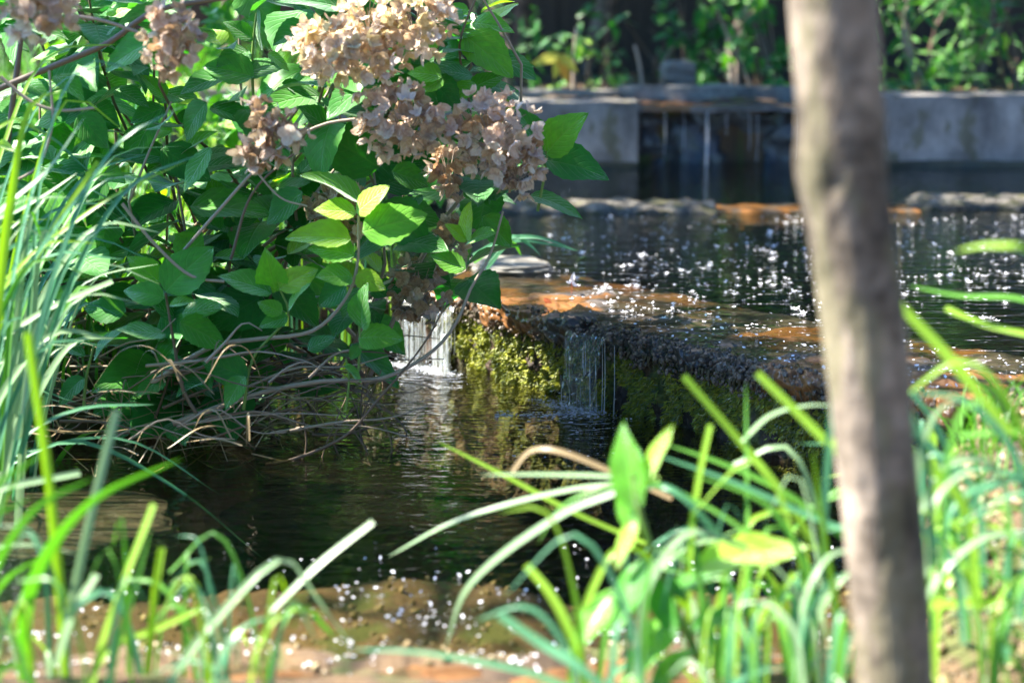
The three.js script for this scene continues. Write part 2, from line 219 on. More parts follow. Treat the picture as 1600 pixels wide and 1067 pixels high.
// water over the lip
const sheetBump = tex(256, 256, (u, v) => 0.5 + 0.45 * tn(u, v, 14, 3, 2.2, 0.35) + 0.15 * tn(u, v, 30, 2, 1, 0.6), false);
M.sheet = P({ color: lin(0.9, 0.9, 0.84), transmission: 0.86, thickness: 0, roughness: 0.1, ior: 1.33, bumpMap: sheetBump, bumpScale: 0.016 });
M.strand = P({ color: lin(0.85, 0.88, 0.9), transmission: 0.6, thickness: 0, roughness: 0.3, ior: 1.33 });
function waterfall(label, c, along, w, top, strands, seed, lean) {
  R = rng(seed); const g = thing('waterfall', label, 'waterfall', null, 'thin falls of water over the ledge');
  const out = V(-along.z, 0, along.x); if (out.z < 0) out.negate();
  part('water_sheet', gridGeo(40, 30, (u, v) => { const y = top * (1 - v) - 0.004 * v, s = (u - 0.5) * w * (1 - 0.16 * v) + lean * v, o = 0.012 + 0.022 * Math.sqrt(v) + 0.0026 * Math.sin(u * 44 + 5 * n2(u * 5, v * 2.4)) + 0.005 * n2(u * 5 + seed, v * 3); return [c.x + along.x * s + out.x * o, y, c.z + along.z * s + out.z * o, u, v * 0.7]; }), M.sheet, g);
  const st = [];
  for (let i = 0; i < strands; i++) { const s = rr(-0.56, 0.56) * w, o = rr(0.018, 0.042), y0 = rr(0.3, 1) * top, y1 = Math.max(-0.004, y0 - rr(0.03, 0.12)), k = 1 - 0.16 * (1 - y0 / top); const q = (y) => V(c.x + along.x * (s * k + lean * (1 - y / top)) + out.x * o + rr(-1, 1) * 0.001, y, c.z + along.z * s * k + out.z * o); st.push(tube([q(y0), q((y0 + y1) / 2), q(y1)], 0.0003, rr(0.0004, 0.001), 5, 4)); }
  part('water_strands', mergeGeometries(st), M.strand, g, 'stuff');
  const fm = [], bub = new THREE.IcosahedronGeometry(1, 1);
  for (let i = 0; i < 420; i++) { const s = (R() + R() + R() - 1.5) * w * 1.0 + lean, o = 0.04 + (R() + R() - 1) * 0.04, r = 0.0005 + 0.0016 * R() * R(), up = R() < 0.12 ? rr(0, 0.03) : 0; fm.push(new THREE.Matrix4().compose(V(c.x + along.x * s + out.x * o, up + 0.0006, c.z + along.z * s + out.z * o), new THREE.Quaternion(), V(r * rr(1, 2.2), r * 0.75, r * rr(1, 1.6)))); }
  instanced('foam', bub, M.foam, fm, g);
}
const alongAt = (c) => { let b = 0, bd = 9; for (let i = 0; i <= 200; i++) { const q = wf.getPointAt(i / 200), d = Math.hypot(q.x - c.x, q.z - c.z); if (d < bd) { bd = d; b = i / 200; } } return wf.getTangentAt(b).setY(0).normalize(); };
waterfall('clear ribbed sheet of water falling from the middle of the mossy stone ledge', fallA, alongAt(fallA), 0.108, 0.138, 12, 31, 0.004);
waterfall('splashing white fall at the corner of the ledge behind bare twigs', fallB, alongAt(fallB), 0.06, 0.135, 70, 32, 0);
waterfall('pale streaming fall half hidden behind brown hanging flower head', V(on(655, 446, 0.16).x, 0, on(655, 446, 0.16).z + 0.03), alongAt(on(655, 446, 0.16)), 0.07, 0.15, 60, 33, 0);
{ // single drips and drifting foam by the falls
  R = rng(35); const st = [], T = alongAt(fallA);
  for (const px of [949, 953, 968]) { const p = on(px, 515 + (px - 940) * 0.25, 0.15), o = flat(0.5); p.addScaledVector(o, 0.012); st.push(tube([V(p.x, 0.13, p.z), V(p.x + 0.001, 0.06, p.z), V(p.x, 0, p.z)], 0.0005, 0.0009, 5, 6)); }
  const m = single('drips', mergeGeometries(st), M.strand, 'thin threads of water dripping from the ledge beside the ribbed sheet of water', 'water'); m.userData.kind = 'stuff';
  const fm = []; for (let i = 0; i < 300; i++) { const c = R() < 0.85 ? on(rr(775, 930), 648 + (R() + R() - 1) * 7, 0) : on(rr(800, 960), rr(650, 720), 0); const r = 0.0006 + 0.0018 * R() * R(); fm.push(new THREE.Matrix4().compose(V(c.x, 0.0006, c.z), new THREE.Quaternion(), V(r * rr(1, 2.5), r * 0.6, r * rr(1, 1.6)))); }
  const f = instanced('foam_flecks', new THREE.IcosahedronGeometry(1, 1), M.foam, fm, scene); Object.assign(f.userData, { label: 'white foam flecks drifting on the water below the ledge', category: 'foam' });
}
// dry stone lying at the back corner of the ledge, smaller stones in the shallows
function rock(name, label, c, sx, sy, sz, mat, seed, turn = 0, group) {
  const g = mergeVertices(new THREE.IcosahedronGeometry(1, 6).deleteAttribute('normal').deleteAttribute('uv')), p = g.attributes.position;
  const uv = [];
  for (let i = 0; i < p.count; i++) { const v = V().fromBufferAttribute(p, i), b = Math.max(Math.abs(v.x), Math.abs(v.y), Math.abs(v.z)); v.lerp(v.clone().divideScalar(b), 0.55); v.multiplyScalar(1 + 0.22 * fbm3(v.x * 1.6 + seed, v.y * 1.6, v.z * 1.6, 4)); p.setXYZ(i, v.x * sx, v.y * sy, v.z * sz); uv.push(v.x * sx * 3 + v.y, v.z * sz * 3); }
  g.setAttribute('uv', new THREE.Float32BufferAttribute(uv, 2)); g.computeVertexNormals();
  const m = single(name, g, mat, label, 'stone', group); m.position.copy(c); m.rotation.y = turn; return m;
}
function V3(a) { return V(...a); }
{ const c = on(797, 412, 0.165); rock('flat_stone', 'flat pale dry stone lying at the back corner of the ledge', V(c.x, 0.158, c.z), 0.085, 0.016, 0.11, M.dryStone, 3, 0.3); }
{ const c = on(270, 552, 0.08); rock('curb_stone', 'grey curb stone lying under the leafy shrub stems', V(c.x, 0.06, c.z - 0.08), 0.17, 0.05, 0.08, M.dryStone, 8, 0.25); }
{ const c = on(70, 800, 0); rock('shelf_stone', 'grey brown flat stone at the shallow pool edge beside arching sedge', V(c.x - 0.03, -0.03, c.z), 0.22, 0.026, 0.16, M.darkSlate, 12, 0.4); }
// stone lip at the near end of the lower pool
{ const sp = [[-40, 1075, 0.24, 'wet orange brown sill stone under cut grass tips before the flat stone'], [330, 1062, 0.22, 'wet orange brown sill stone beside a sharply bent pale grass blade'], [660, 1068, 0.2, 'wet orange brown sill stone under a long teal grass blade'], [960, 1052, 0.22, 'wet orange brown sill stone behind the lance leaf plant'], [1270, 1046, 0.2, 'wet orange brown sill stone behind low grass beside the tree trunk'], [1560, 1040, 0.22, 'wet orange brown sill stone against the grassy bank beyond the trunk']]; sp.forEach(([px, py, w, lab], i) => { const c = on(px, py, 0.02); rock('sill_stone', lab, V(c.x, -0.018, c.z + 0.05), w * 0.62, 0.035, 0.13, M.orangeStone, 40 + i * 3, 0.35 * (i % 3 - 1), 'sill stones at the near end of the lower pool'); }); }

// ---------------------------------------------------------------- back step, concrete wall, cascade
const backD = on(900, 262, BACKP).z; // front of the wall
{
  const l0 = on(700, 312, 0.185), l1 = on(1118, 312, 0.185), r0 = on(1412, 303, 0.19), r1 = on(1760, 303, 0.19);
  const step = (label, x0, x1, z, seed) => { const nx = 60; const prof = [[-0.10, -0.2], [-0.10, -0.012], [-0.08, -0.004], [-0.04, 0], [0.0, 0], [0.05, -0.002], [0.085, -0.006], [0.10, -0.016], [0.10, -0.03], [0.10, -0.2]];
    const body = gridGeo(nx, prof.length - 1, (u, v) => { const q = prof[Math.round(v * (prof.length - 1))], x = lerp(x0, x1, u), e = Math.min(1, Math.min(u, 1 - u) * 14); return [x, 0.181 + q[1] + 0.022 * fbm(x * 7 + seed, q[0] * 12, 4) - (1 - e) * 0.012, z + q[0] * (0.85 + 0.15 * e) + 0.012 * fbm(x * 7, q[1] * 9 + seed, 3), x * 2, v]; });
    const cap = (u0) => { const p = [], ix = []; for (const q of prof) p.push(lerp(x0, x1, u0), 0.165 + q[1] + 0.010 * fbm(lerp(x0, x1, u0) * 9 + seed, q[0] * 20, 4), z + q[0] * 0.85 + 0.012 * fbm(lerp(x0, x1, u0) * 7, q[1] * 9 + seed, 3)); for (let i = 1; i < prof.length - 1; i++) ix.push(0, i, i + 1); return geoFrom(p, ix, prof.flatMap((q) => [q[0] * 2, q[1] * 2])); };
    return single('step_stone', mergeGeometries([body, cap(0), cap(1)]), M.stepStone, label, 'stone'); };
  step('long low stone step in front of pale concrete wall beside the shrub', l0.x, l1.x, l0.z, 1.2);
  step('low pale stone step beyond the tree trunk, below the right concrete wall', r0.x, r1.x, r0.z, 8.7);
  const sill = single('submerged_sill', gridGeo(40, 8, (u, v) => { const x = lerp(l1.x - 0.02, r0.x + 0.02, u), z = lerp(l0.z - 0.13, l0.z + 0.13, v); return [x, 0.158 - 0.03 * sstep(v, 0.6, 1) + 0.006 * fbm(x * 9, z * 9, 3), z, x * 2, z * 2]; }), M.wetStone, 'orange sunken sill between two low stone steps, washed by water', 'stone');
}
function wallBlock(parent, name, x0, x1, y0, y1, z0, z1, mat, seed, rough = 0.006) { // z0 front
  const f = (nu, nv, o, du, dv) => gridGeo(nu, nv, (u, v) => { const p = o.clone().addScaledVector(du, u).addScaledVector(dv, v); const e = V(p.x, p.y, p.z); p.x += rough * fbm3(e.x * 6 + seed, e.y * 6, e.z * 6); p.y += rough * fbm3(e.x * 6, e.y * 6 + seed, e.z * 6); p.z += rough * fbm3(e.x * 6, e.y * 6, e.z * 6 + seed + 9); const n = Math.abs(du.x) > 0.01 ? e.x : e.z; return [p.x, p.y, p.z, n * 0.8, (Math.abs(dv.y) > 0.01 ? e.y : e.z) * 0.8]; });
  const W = x1 - x0, H = y1 - y0, D = z0 - z1, k = Math.max(4, Math.ceil(W * 24));
  return part(name, mergeGeometries([f(k, 10, V(x0, y0, z0), V(W, 0, 0), V(0, H, 0)), f(k, 4, V(x0, y1, z0), V(W, 0, 0), V(0, 0, -D)), f(8, 8, V(x0, y0, z1), V(0, 0, D), V(0, H, 0)), f(8, 8, V(x1, y0, z0), V(0, 0, -D), V(0, H, 0)), f(k, 4, V(x1, y0, z1), V(-W, 0, 0), V(0, H, 0))]), mat, parent);
}
{
  const zf = backD, xa = at(997, 200, -zf).x, xb = at(1300, 200, -zf).x;
  const wl = thing('concrete_wall', 'weathered grey concrete pool wall between shrub and dark cascade', 'wall', null, 'concrete walls behind the pool');
  wallBlock(wl, 'wall_body', -1.6, xa, 0, 0.405, zf, zf - 0.34, M.concrete, 1);
  wallBlock(wl, 'kerb', -1.6, xa - 0.01, 0.409, 0.432, zf - 0.24, zf - 0.4, M.dryStone, 4, 0.012);
  wallBlock(wl, 'algae_band', -1.6, xa + 0.004, 0, 0.198, zf + 0.005, zf - 0.3, M.algae, 21, 0.008);
  const wr = thing('concrete_wall', 'weathered grey concrete pool wall beyond the tree trunk, below bamboo', 'wall', null, 'concrete walls behind the pool');
  wallBlock(wr, 'wall_body', xb, 3.4, 0, 0.425, zf, zf - 0.34, M.concrete, 7);
  wallBlock(wr, 'algae_band', xb - 0.004, 3.4, 0, 0.2, zf + 0.005, zf - 0.3, M.algae, 23, 0.008);
  const ca = thing('cascade_recess', 'dark wet stone recess with water trickling under a mossy lintel', 'cascade');
  wallBlock(ca, 'rock_face', xa - 0.1, xb + 0.1, 0, 0.362, zf - 0.26, zf - 0.4, M.darkRock, 3, 0.07);
  wallBlock(ca, 'lip_slab', xa + 0.003, xb - 0.003, 0.364, 0.385, zf - 0.12, zf - 0.41, M.wetStone, 5, 0.01);
  wallBlock(ca, 'lintel', xa - 0.05, xb + 0.05, 0.389, 0.438, zf - 0.42, zf - 0.56, M.dryStone, 6, 0.012);
  R = rng(51); const st = [];
  for (let i = 0; i < 11; i++) { const x = i < 3 ? at(1108 + i * 1.5, 200, -zf).x : rr(xa + 0.05, xb - 0.05), z = zf - rr(0.1, 0.13), y0 = 0.364; st.push(tube([V(x, y0, z), V(x + 0.002, (y0 + 0.18) / 2, z + 0.006), V(x, i < 3 ? 0.175 : rr(0.175, 0.3), z + 0.008)], 0.0006, i < 3 ? 0.002 : 0.0011, 5, 4)); }
  part('water_strands', mergeGeometries(st), M.strand, ca, 'stuff');
}
// timber fence far behind
{ const f = thing('timber_fence', 'dark timber board fence behind the planting', 'fence'); R = rng(61);
  for (let x = -4.2; x < 5.2; x += 0.145) { const g = new THREE.BoxGeometry(0.1435, 1.9, 0.022); const m = part('board', g, M.fence, f); m.position.set(x, 0.36 + 0.95 + rr(-0.01, 0.01), -9.6 + rr(-0.006, 0.006)); m.rotation.y = rr(-0.004, 0.004); }
  part('back_lining', new THREE.BoxGeometry(9.4, 1.85, 0.008), M.fence, f).position.set(0.5, 1.3, -9.618 - 0.012);
  for (const y of [0.7, 1.9]) { const r = part('rail', new THREE.BoxGeometry(9.6, 0.09, 0.04), M.fence, f); r.position.set(0.5, y, -9.662); }
}

// ---------------------------------------------------------------- leaves and blades
function leafGeo(wr, fold, curl, teeth, seed, ns = 14, asym = 0) { // base at origin, tip at +y, face +z; unit length
  const p = [], uv = [], ix = [], nc = 6;
  for (let j = 0; j <= ns; j++) {
    const t = j / ns, prof = Math.pow(Math.sin(Math.PI * Math.pow(t, 0.78)), 0.82) * (1 - 0.25 * t), tooth = teeth ? (j % 2 ? 1.0 : 0.93) : 1;
    for (let i = 0; i <= nc; i++) {
      const s = i / nc * 2 - 1, hw = wr * 0.5 * Math.max(prof, j === 0 ? 0.04 : 0) * (Math.abs(s) === 1 ? tooth : 1), x = s * hw * (1 + asym * s);
      const z = Math.abs(x) * fold - curl * t * t + 0.02 * Math.sin(t * 9 + seed + s * 2) * Math.abs(s) + 0.012 * Math.sin(t * 44) * Math.abs(s);
      p.push(x, t * (1 - 0.12 * curl * t), z); uv.push(0.5 + s * 0.5, t);
    }
  }
  for (let j = 0; j < ns; j++) for (let i = 0; i < nc; i++) { const a = j * (nc + 1) + i, b = a + 1, c = a + nc + 1, d = c + 1; ix.push(a, b, d, a, d, c); }
  return geoFrom(p, ix, uv);
}
const hydGeo = [leafGeo(0.8, 0.2, 0.14, 1, 1), leafGeo(0.84, 0.12, 0.28, 1, 2.4, 14, 0.06), leafGeo(0.76, 0.3, 0.2, 1, 4.1), leafGeo(0.74, 0.2, 0.36, 1, 5.5, 14, -0.06), leafGeo(0.82, 0.08, 0.06, 1, 7.7)];
const lanceGeo = [leafGeo(0.2, 0.3, 0.25, 0, 1, 8), leafGeo(0.24, 0.2, 0.1, 0, 3, 8), leafGeo(0.17, 0.3, 0.4, 0, 5, 8)];
const softGeo = [leafGeo(0.5, 0.2, 0.2, 0, 1, 6), leafGeo(0.42, 0.3, 0.3, 0, 3, 6)];
function bladeGeo(pts, w, fold, blunt, face) { // ribbon along a curve
  const c = new THREE.CatmullRomCurve3(pts), n = 16, p = [], uv = [], ix = [], L = c.getLength();
  for (let i = 0; i <= n; i++) {
    const t = i / n, q = c.getPointAt(t), T = c.getTangentAt(t), side = new THREE.Vector3().crossVectors(T, face).normalize(), nr = new THREE.Vector3().crossVectors(side, T).normalize();
    const ww = w * 0.5 * Math.min(1, 0.62 + 0.8 * t) * (blunt ? 1 - 0.25 * t : Math.pow(1 - t, 0.55) + 0.02);
    for (const s of [-1, -0.5, 0, 0.5, 1]) { const k = q.clone().addScaledVector(side, s * ww).addScaledVector(nr, Math.abs(s) * ww * fold); p.push(k.x, k.y, k.z); uv.push(0.5 + s * 0.5, t * L * 2 % 1); }
  }
  for (let i = 0; i < n; i++) for (let k = 0; k < 4; k++) { const a = i * 5 + k, b = a + 1, d = a + 5, e = d + 1; ix.push(a, b, e, a, e, d); }
  return geoFrom(p, ix, uv);
}
const camAt = V(0, CAMY, 0);

// ---------------------------------------------------------------- gaps cut in the crowns so sun reaches these spots
const LIT = [[800, 450, 4.0, 0.17], [800, 555, 3.75, 0.09], [900, 575, 3.6, 0.05], [640, 60, 3.1, 0.11], [560, 90, 3.08, 0.08], [620, 170, 3.1, 0.09], [790, 200, 3.12, 0.11], [270, 50, 2.85, 0.1], [425, 190, 3.0, 0.08], [60, 20, 2.75, 0.1], [530, 290, 3.12, 0.09], [560, 350, 3.12, 0.08], [380, 440, 3.1, 0.08], [480, 470, 3.1, 0.06], [730, 350, 3.2, 0.05], [880, 200, 3.3, 0.06], [1500, 720, 2.3, 0.28], [1450, 900, 2.0, 0.25], [1000, 780, 2.0, 0.16], [900, 980, 2.0, 0.2], [500, 1040, 2.1, 0.2], [150, 900, 1.95, 0.16], [100, 1040, 2.0, 0.18], [1200, 1030, 2.1, 0.2], [1200, 700, 2.05, 0.15], [1230, 512, 3.55, 0.10], [900, 470, 3.85, 0.12], [330, 330, 3.3, 0.34], [520, 180, 3.3, 0.2], [180, 200, 3.2, 0.2], [30, 350, 2.65, 0.12], [90, 480, 2.7, 0.1], [300, 250, 4.2, 0.4], [100, 250, 4.2, 0.35], [480, 400, 4.2, 0.25], [1270, 250, 1.7, 0.1], [1300, 450, 1.7, 0.08], [1320, 800, 1.7, 0.08], [1250, 60, 1.7, 0.05], [690, 560, 3.85, 0.06], [290, 180, 3.2, 0.03], [870, 90, 7.6, 0.12], [960, 110, 7.6, 0.15], [1150, 70, 7.7, 0.15], [1500, 80, 7.8, 0.3]].map(([x, y, d, r]) => [at(x, y, d), r]);
const lit = (p, near = 0.35, k = 1, spots = LIT) => spots.some(([q, r]) => { const w = p.clone().sub(q), t = w.dot(SUN); return t > near && w.addScaledVector(SUN, -t).length() < r * k; });

// ---------------------------------------------------------------- hydrangea
R = rng(101);
const hyd = thing('hydrangea_bush', 'large green hydrangea bush with dried tan flower heads leaning over the pools', 'shrub', V(-0.62, 0.08, -3.75));
const hb = hyd.position.clone();
const local = (v) => v.clone().sub(hb);
function hleaf(b, t, gi, mi, tilt) {
  const ax = t.clone().sub(b), L = ax.length(), c = camAt.clone().sub(b).normalize();
  const nr = c.multiplyScalar(tilt).add(V(rr(-0.6, 0.6) - 0.15, 0.7, rr(-0.4, 0.4))).normalize();
  const m = part('leaf', hydGeo[gi], M.leaf[mi], hyd); m.matrixAutoUpdate = true;
  basis(local(b), ax, nr, V(L * rr(0.92, 1.1), L, L)).decompose(m.position, m.quaternion, m.scale); return m;
}
// leaves as the photograph shows them: base x y, tip x y, distance, tone
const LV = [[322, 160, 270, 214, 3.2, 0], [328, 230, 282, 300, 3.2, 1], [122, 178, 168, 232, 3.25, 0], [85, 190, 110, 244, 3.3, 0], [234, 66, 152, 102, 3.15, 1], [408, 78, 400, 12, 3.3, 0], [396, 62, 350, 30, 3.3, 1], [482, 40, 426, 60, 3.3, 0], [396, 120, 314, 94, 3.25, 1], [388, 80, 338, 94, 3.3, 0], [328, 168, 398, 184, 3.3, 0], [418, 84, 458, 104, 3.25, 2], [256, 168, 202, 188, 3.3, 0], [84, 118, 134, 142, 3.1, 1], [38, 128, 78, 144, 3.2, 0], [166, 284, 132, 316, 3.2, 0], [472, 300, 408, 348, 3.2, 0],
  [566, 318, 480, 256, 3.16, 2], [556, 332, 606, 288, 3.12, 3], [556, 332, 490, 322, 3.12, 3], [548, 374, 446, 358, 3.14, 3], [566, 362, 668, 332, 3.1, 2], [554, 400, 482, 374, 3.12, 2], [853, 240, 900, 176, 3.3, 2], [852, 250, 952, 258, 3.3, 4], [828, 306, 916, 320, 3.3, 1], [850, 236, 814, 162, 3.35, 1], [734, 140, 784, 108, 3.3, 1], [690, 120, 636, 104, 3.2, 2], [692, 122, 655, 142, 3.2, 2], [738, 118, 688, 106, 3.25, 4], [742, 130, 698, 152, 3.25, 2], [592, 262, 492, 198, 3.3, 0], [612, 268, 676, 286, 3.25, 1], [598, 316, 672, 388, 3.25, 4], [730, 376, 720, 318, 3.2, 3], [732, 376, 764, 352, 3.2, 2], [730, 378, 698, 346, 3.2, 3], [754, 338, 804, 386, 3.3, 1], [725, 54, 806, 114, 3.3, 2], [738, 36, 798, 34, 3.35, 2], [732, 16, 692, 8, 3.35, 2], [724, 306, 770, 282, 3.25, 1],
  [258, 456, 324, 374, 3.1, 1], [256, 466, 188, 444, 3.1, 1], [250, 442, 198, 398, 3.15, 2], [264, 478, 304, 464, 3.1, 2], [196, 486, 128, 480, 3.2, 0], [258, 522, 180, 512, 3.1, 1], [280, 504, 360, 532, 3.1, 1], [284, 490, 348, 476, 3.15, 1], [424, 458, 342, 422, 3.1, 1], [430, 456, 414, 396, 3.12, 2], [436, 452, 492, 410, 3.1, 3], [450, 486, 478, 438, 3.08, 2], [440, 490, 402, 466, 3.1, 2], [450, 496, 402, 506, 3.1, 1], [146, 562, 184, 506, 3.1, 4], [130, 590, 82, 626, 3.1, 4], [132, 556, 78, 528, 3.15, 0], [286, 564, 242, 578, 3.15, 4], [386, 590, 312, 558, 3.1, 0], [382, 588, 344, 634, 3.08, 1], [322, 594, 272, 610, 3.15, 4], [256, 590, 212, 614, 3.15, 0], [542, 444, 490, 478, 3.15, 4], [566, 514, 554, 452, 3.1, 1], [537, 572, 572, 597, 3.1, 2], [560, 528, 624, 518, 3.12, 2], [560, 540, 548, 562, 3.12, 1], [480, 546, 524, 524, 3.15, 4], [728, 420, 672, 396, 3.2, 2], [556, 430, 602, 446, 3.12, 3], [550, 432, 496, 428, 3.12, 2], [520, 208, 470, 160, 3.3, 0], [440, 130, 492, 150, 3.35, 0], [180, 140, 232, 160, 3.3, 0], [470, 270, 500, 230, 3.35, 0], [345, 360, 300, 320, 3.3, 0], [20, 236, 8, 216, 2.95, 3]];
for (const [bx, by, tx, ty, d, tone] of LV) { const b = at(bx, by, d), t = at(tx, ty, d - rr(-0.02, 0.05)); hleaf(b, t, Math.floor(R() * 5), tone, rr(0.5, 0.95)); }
const shootsBack = [];
{ // further shoots behind those, in pairs along green stems
  let n = 0; const rest = [];
  const inside = (px, py) => { const top = -60, e = py < 200 ? lerp(760, 800, py / 200) : py < 420 ? lerp(790, 700, (py - 200) / 220) : lerp(640, 420, (py - 420) / 180); return px < e && py > top && py < 600; };
  for (let k = 0; k < 135; k++) {
    const px = rr(-140, 790), py = rr(-110, 590); if (py > -60 && !inside(px, py)) continue;
    const d = 3.24 + 0.5 * R() ** 1.3, tip = at(px, py, d), dir = V(rr(-0.5, 0.6), 1, rr(-0.2, 0.6)).normalize(); shootsBack.push([tip, dir]);
    const e1 = new THREE.Vector3().crossVectors(dir, V(0.3, 0, 1)).normalize(), e2 = new THREE.Vector3().crossVectors(dir, e1), sz = rr(0.09, 0.135), tw = rr(0, 3);
    for (let pair = 0; pair < 3; pair++) for (const s of [-1, 1]) {
      const a = tw + pair * Math.PI / 2, o = e1.clone().multiplyScalar(Math.cos(a) * s).addScaledVector(e2, Math.sin(a) * s), b = tip.clone().addScaledVector(dir, -pair * rr(0.04, 0.06)), L = sz * [0.62, 0.9, 1.05][pair], ax = o.clone().multiplyScalar(1).addScaledVector(dir, [0.7, 0.25, -0.05][pair]).add(V(0, -0.15, 0)).normalize();
      if (lit(b, 0.09, 0.8, LIT.filter((q) => q[1] < 0.19))) continue;
      const nr = V(rr(-0.8, 0.5), 1, rr(-0.3, 1.1)).normalize(), mi = pair === 0 && R() < 0.5 ? (R() < 0.4 ? 3 : 2) : R() < 0.55 ? 0 : R() < 0.5 ? 1 : 4, mtx = basis(local(b.clone().addScaledVector(o, 0.012)), ax, nr, L), g = hydGeo[Math.floor(R() * 5)];
      if (n < 215 && d < 3.6 && py > -60) { const m = part('leaf', g, M.leaf[mi], hyd); mtx.decompose(m.position, m.quaternion, m.scale); n++; } else rest.push([g.clone().applyMatrix4(mtx), mi]);
    }
  }
  const more = new THREE.Group(); more.name = 'inner_foliage'; more.userData.kind = 'stuff'; hyd.add(more);
  for (let mi = 0; mi < 5; mi++) { const gs = rest.filter((x) => x[1] === mi).map((x) => x[0]); if (gs.length) part('foliage', mergeGeometries(gs), M.leaf[mi], more, 'stuff'); }
}
{ // stems
  const base = () => local(V(hb.x + rr(-0.3, 0.35), 0.05, hb.z + rr(-0.15, 0.25)));
  const S = (pts, d, r0, r1, m = M.twig, dd = 0) => part('stem', tube(pts.map(([x, y], i) => local(at(x, y, d + dd * i))), r0, r1, 6), m, hyd);
  S([[230, 602], [335, 540], [400, 530], [490, 516], [540, 466], [557, 420], [560, 336]], 3.14, 0.0048, 0.0024, M.twigPale);
  S([[270, 662], [400, 616], [500, 596], [600, 590], [680, 545], [715, 500], [736, 450], [765, 400], [786, 330]], 3.2, 0.0055, 0.002, M.twigPale);
  S([[414, 726], [450, 720], [540, 680], [590, 625], [660, 540], [700, 470]], 3.15, 0.0032, 0.0016);
  S([[312, 655], [286, 610], [270, 530], [258, 458]], 3.12, 0.0038, 0.002);
  S([[380, 640], [395, 560], [450, 490], [436, 450]], 3.12, 0.003, 0.0018, M.greenStem);
  S([[-30, 150], [90, 100], [170, 66], [240, 18], [420, -12]], 3.05, 0.006, 0.004);
  S([[10, 230], [24, 120], [36, 40], [60, -40]], 3.1, 0.005, 0.004);
  S([[76, 110], [80, 200], [56, 262], [28, 280]], 2.95, 0.002, 0.002, M.twigPale);
  S([[190, 318], [240, 380], [300, 432], [350, 440]], 3.1, 0.003, 0.0025, M.twigPale);
  S([[570, 184], [500, 196], [420, 245], [340, 330], [270, 410]], 3.16, 0.0028, 0.003, M.twigPale);
  S([[360, 405], [395, 300], [470, 230]], 3.2, 0.003, 0.002);
  S([[395, 262], [440, 310], [480, 322]], 3.15, 0.002, 0.0016, M.twigPale);
  S([[0, 120], [50, 160], [90, 172], [150, 168]], 2.95, 0.003, 0.002, M.twigPale);
  S([[110, 24], [160, 32], [215, 50]], 2.95, 0.003, 0.0026, M.twigPale);
  S([[840, 330], [855, 245], [853, 236]], 3.3, 0.003, 0.002, M.greenStem);
  S([[700, 300], [735, 190], [718, 70], [742, 0]], 3.3, 0.003, 0.002, M.twig);
  S([[395, 160], [394, 80], [400, 20]], 3.3, 0.003, 0.002, M.greenStem);
  S([[130, 640], [134, 590], [146, 540]], 3.12, 0.003, 0.002, M.greenStem);
  S([[560, 580], [562, 520], [555, 470]], 3.12, 0.0024, 0.0018, M.greenStem);
  S([[540, 640], [545, 590], [540, 560]], 3.12, 0.0024, 0.0018, M.greenStem);
  for (const [tip, dir] of shootsBack) if (R() < 0.5) { const b = base(), t = local(tip), k = t.clone().addScaledVector(dir, -0.22); part('stem', tube([b, b.clone().lerp(k, 0.5).add(V(rr(-0.06, 0.06), rr(0, 0.1), rr(-0.05, 0.05))), k, t], 0.005, 0.002, 5, 10), R() < 0.6 ? M.twig : M.twigPale, hyd); }
  // bare twigs over the water
  for (let i = 0; i < 110; i++) { const x0 = rr(60, 500), y0 = rr(560, 690), d = rr(3.05, 3.7), dx = rr(80, 270), dy = rr(-70, 50), q = (t, w) => local(at(x0 + dx * t, y0 + dy * t - w + rr(-7, 7), d)); part('twig', tube([q(0, 0), q(0.35, rr(-6, 24)), q(0.7, rr(-8, 26)), q(1, 0)], rr(0.0012, 0.0034), 0.0008, 5, 10), R() < 0.5 ? M.twigPale : M.twig, hyd); }
  for (let i = 0; i < 22; i++) { const p = on(rr(180, 640), rr(600, 720), 0), q = local(p); part('twig', tube([q.clone().setY(-0.1), q.clone().add(V(rr(-0.03, 0.03), rr(0.0, 0.03), 0)), q.clone().add(V(rr(-0.06, 0.06), rr(0.06, 0.14), rr(-0.05, 0.02)))], rr(0.0012, 0.0028), 0.001, 5, 8), M.twig, hyd); }
}
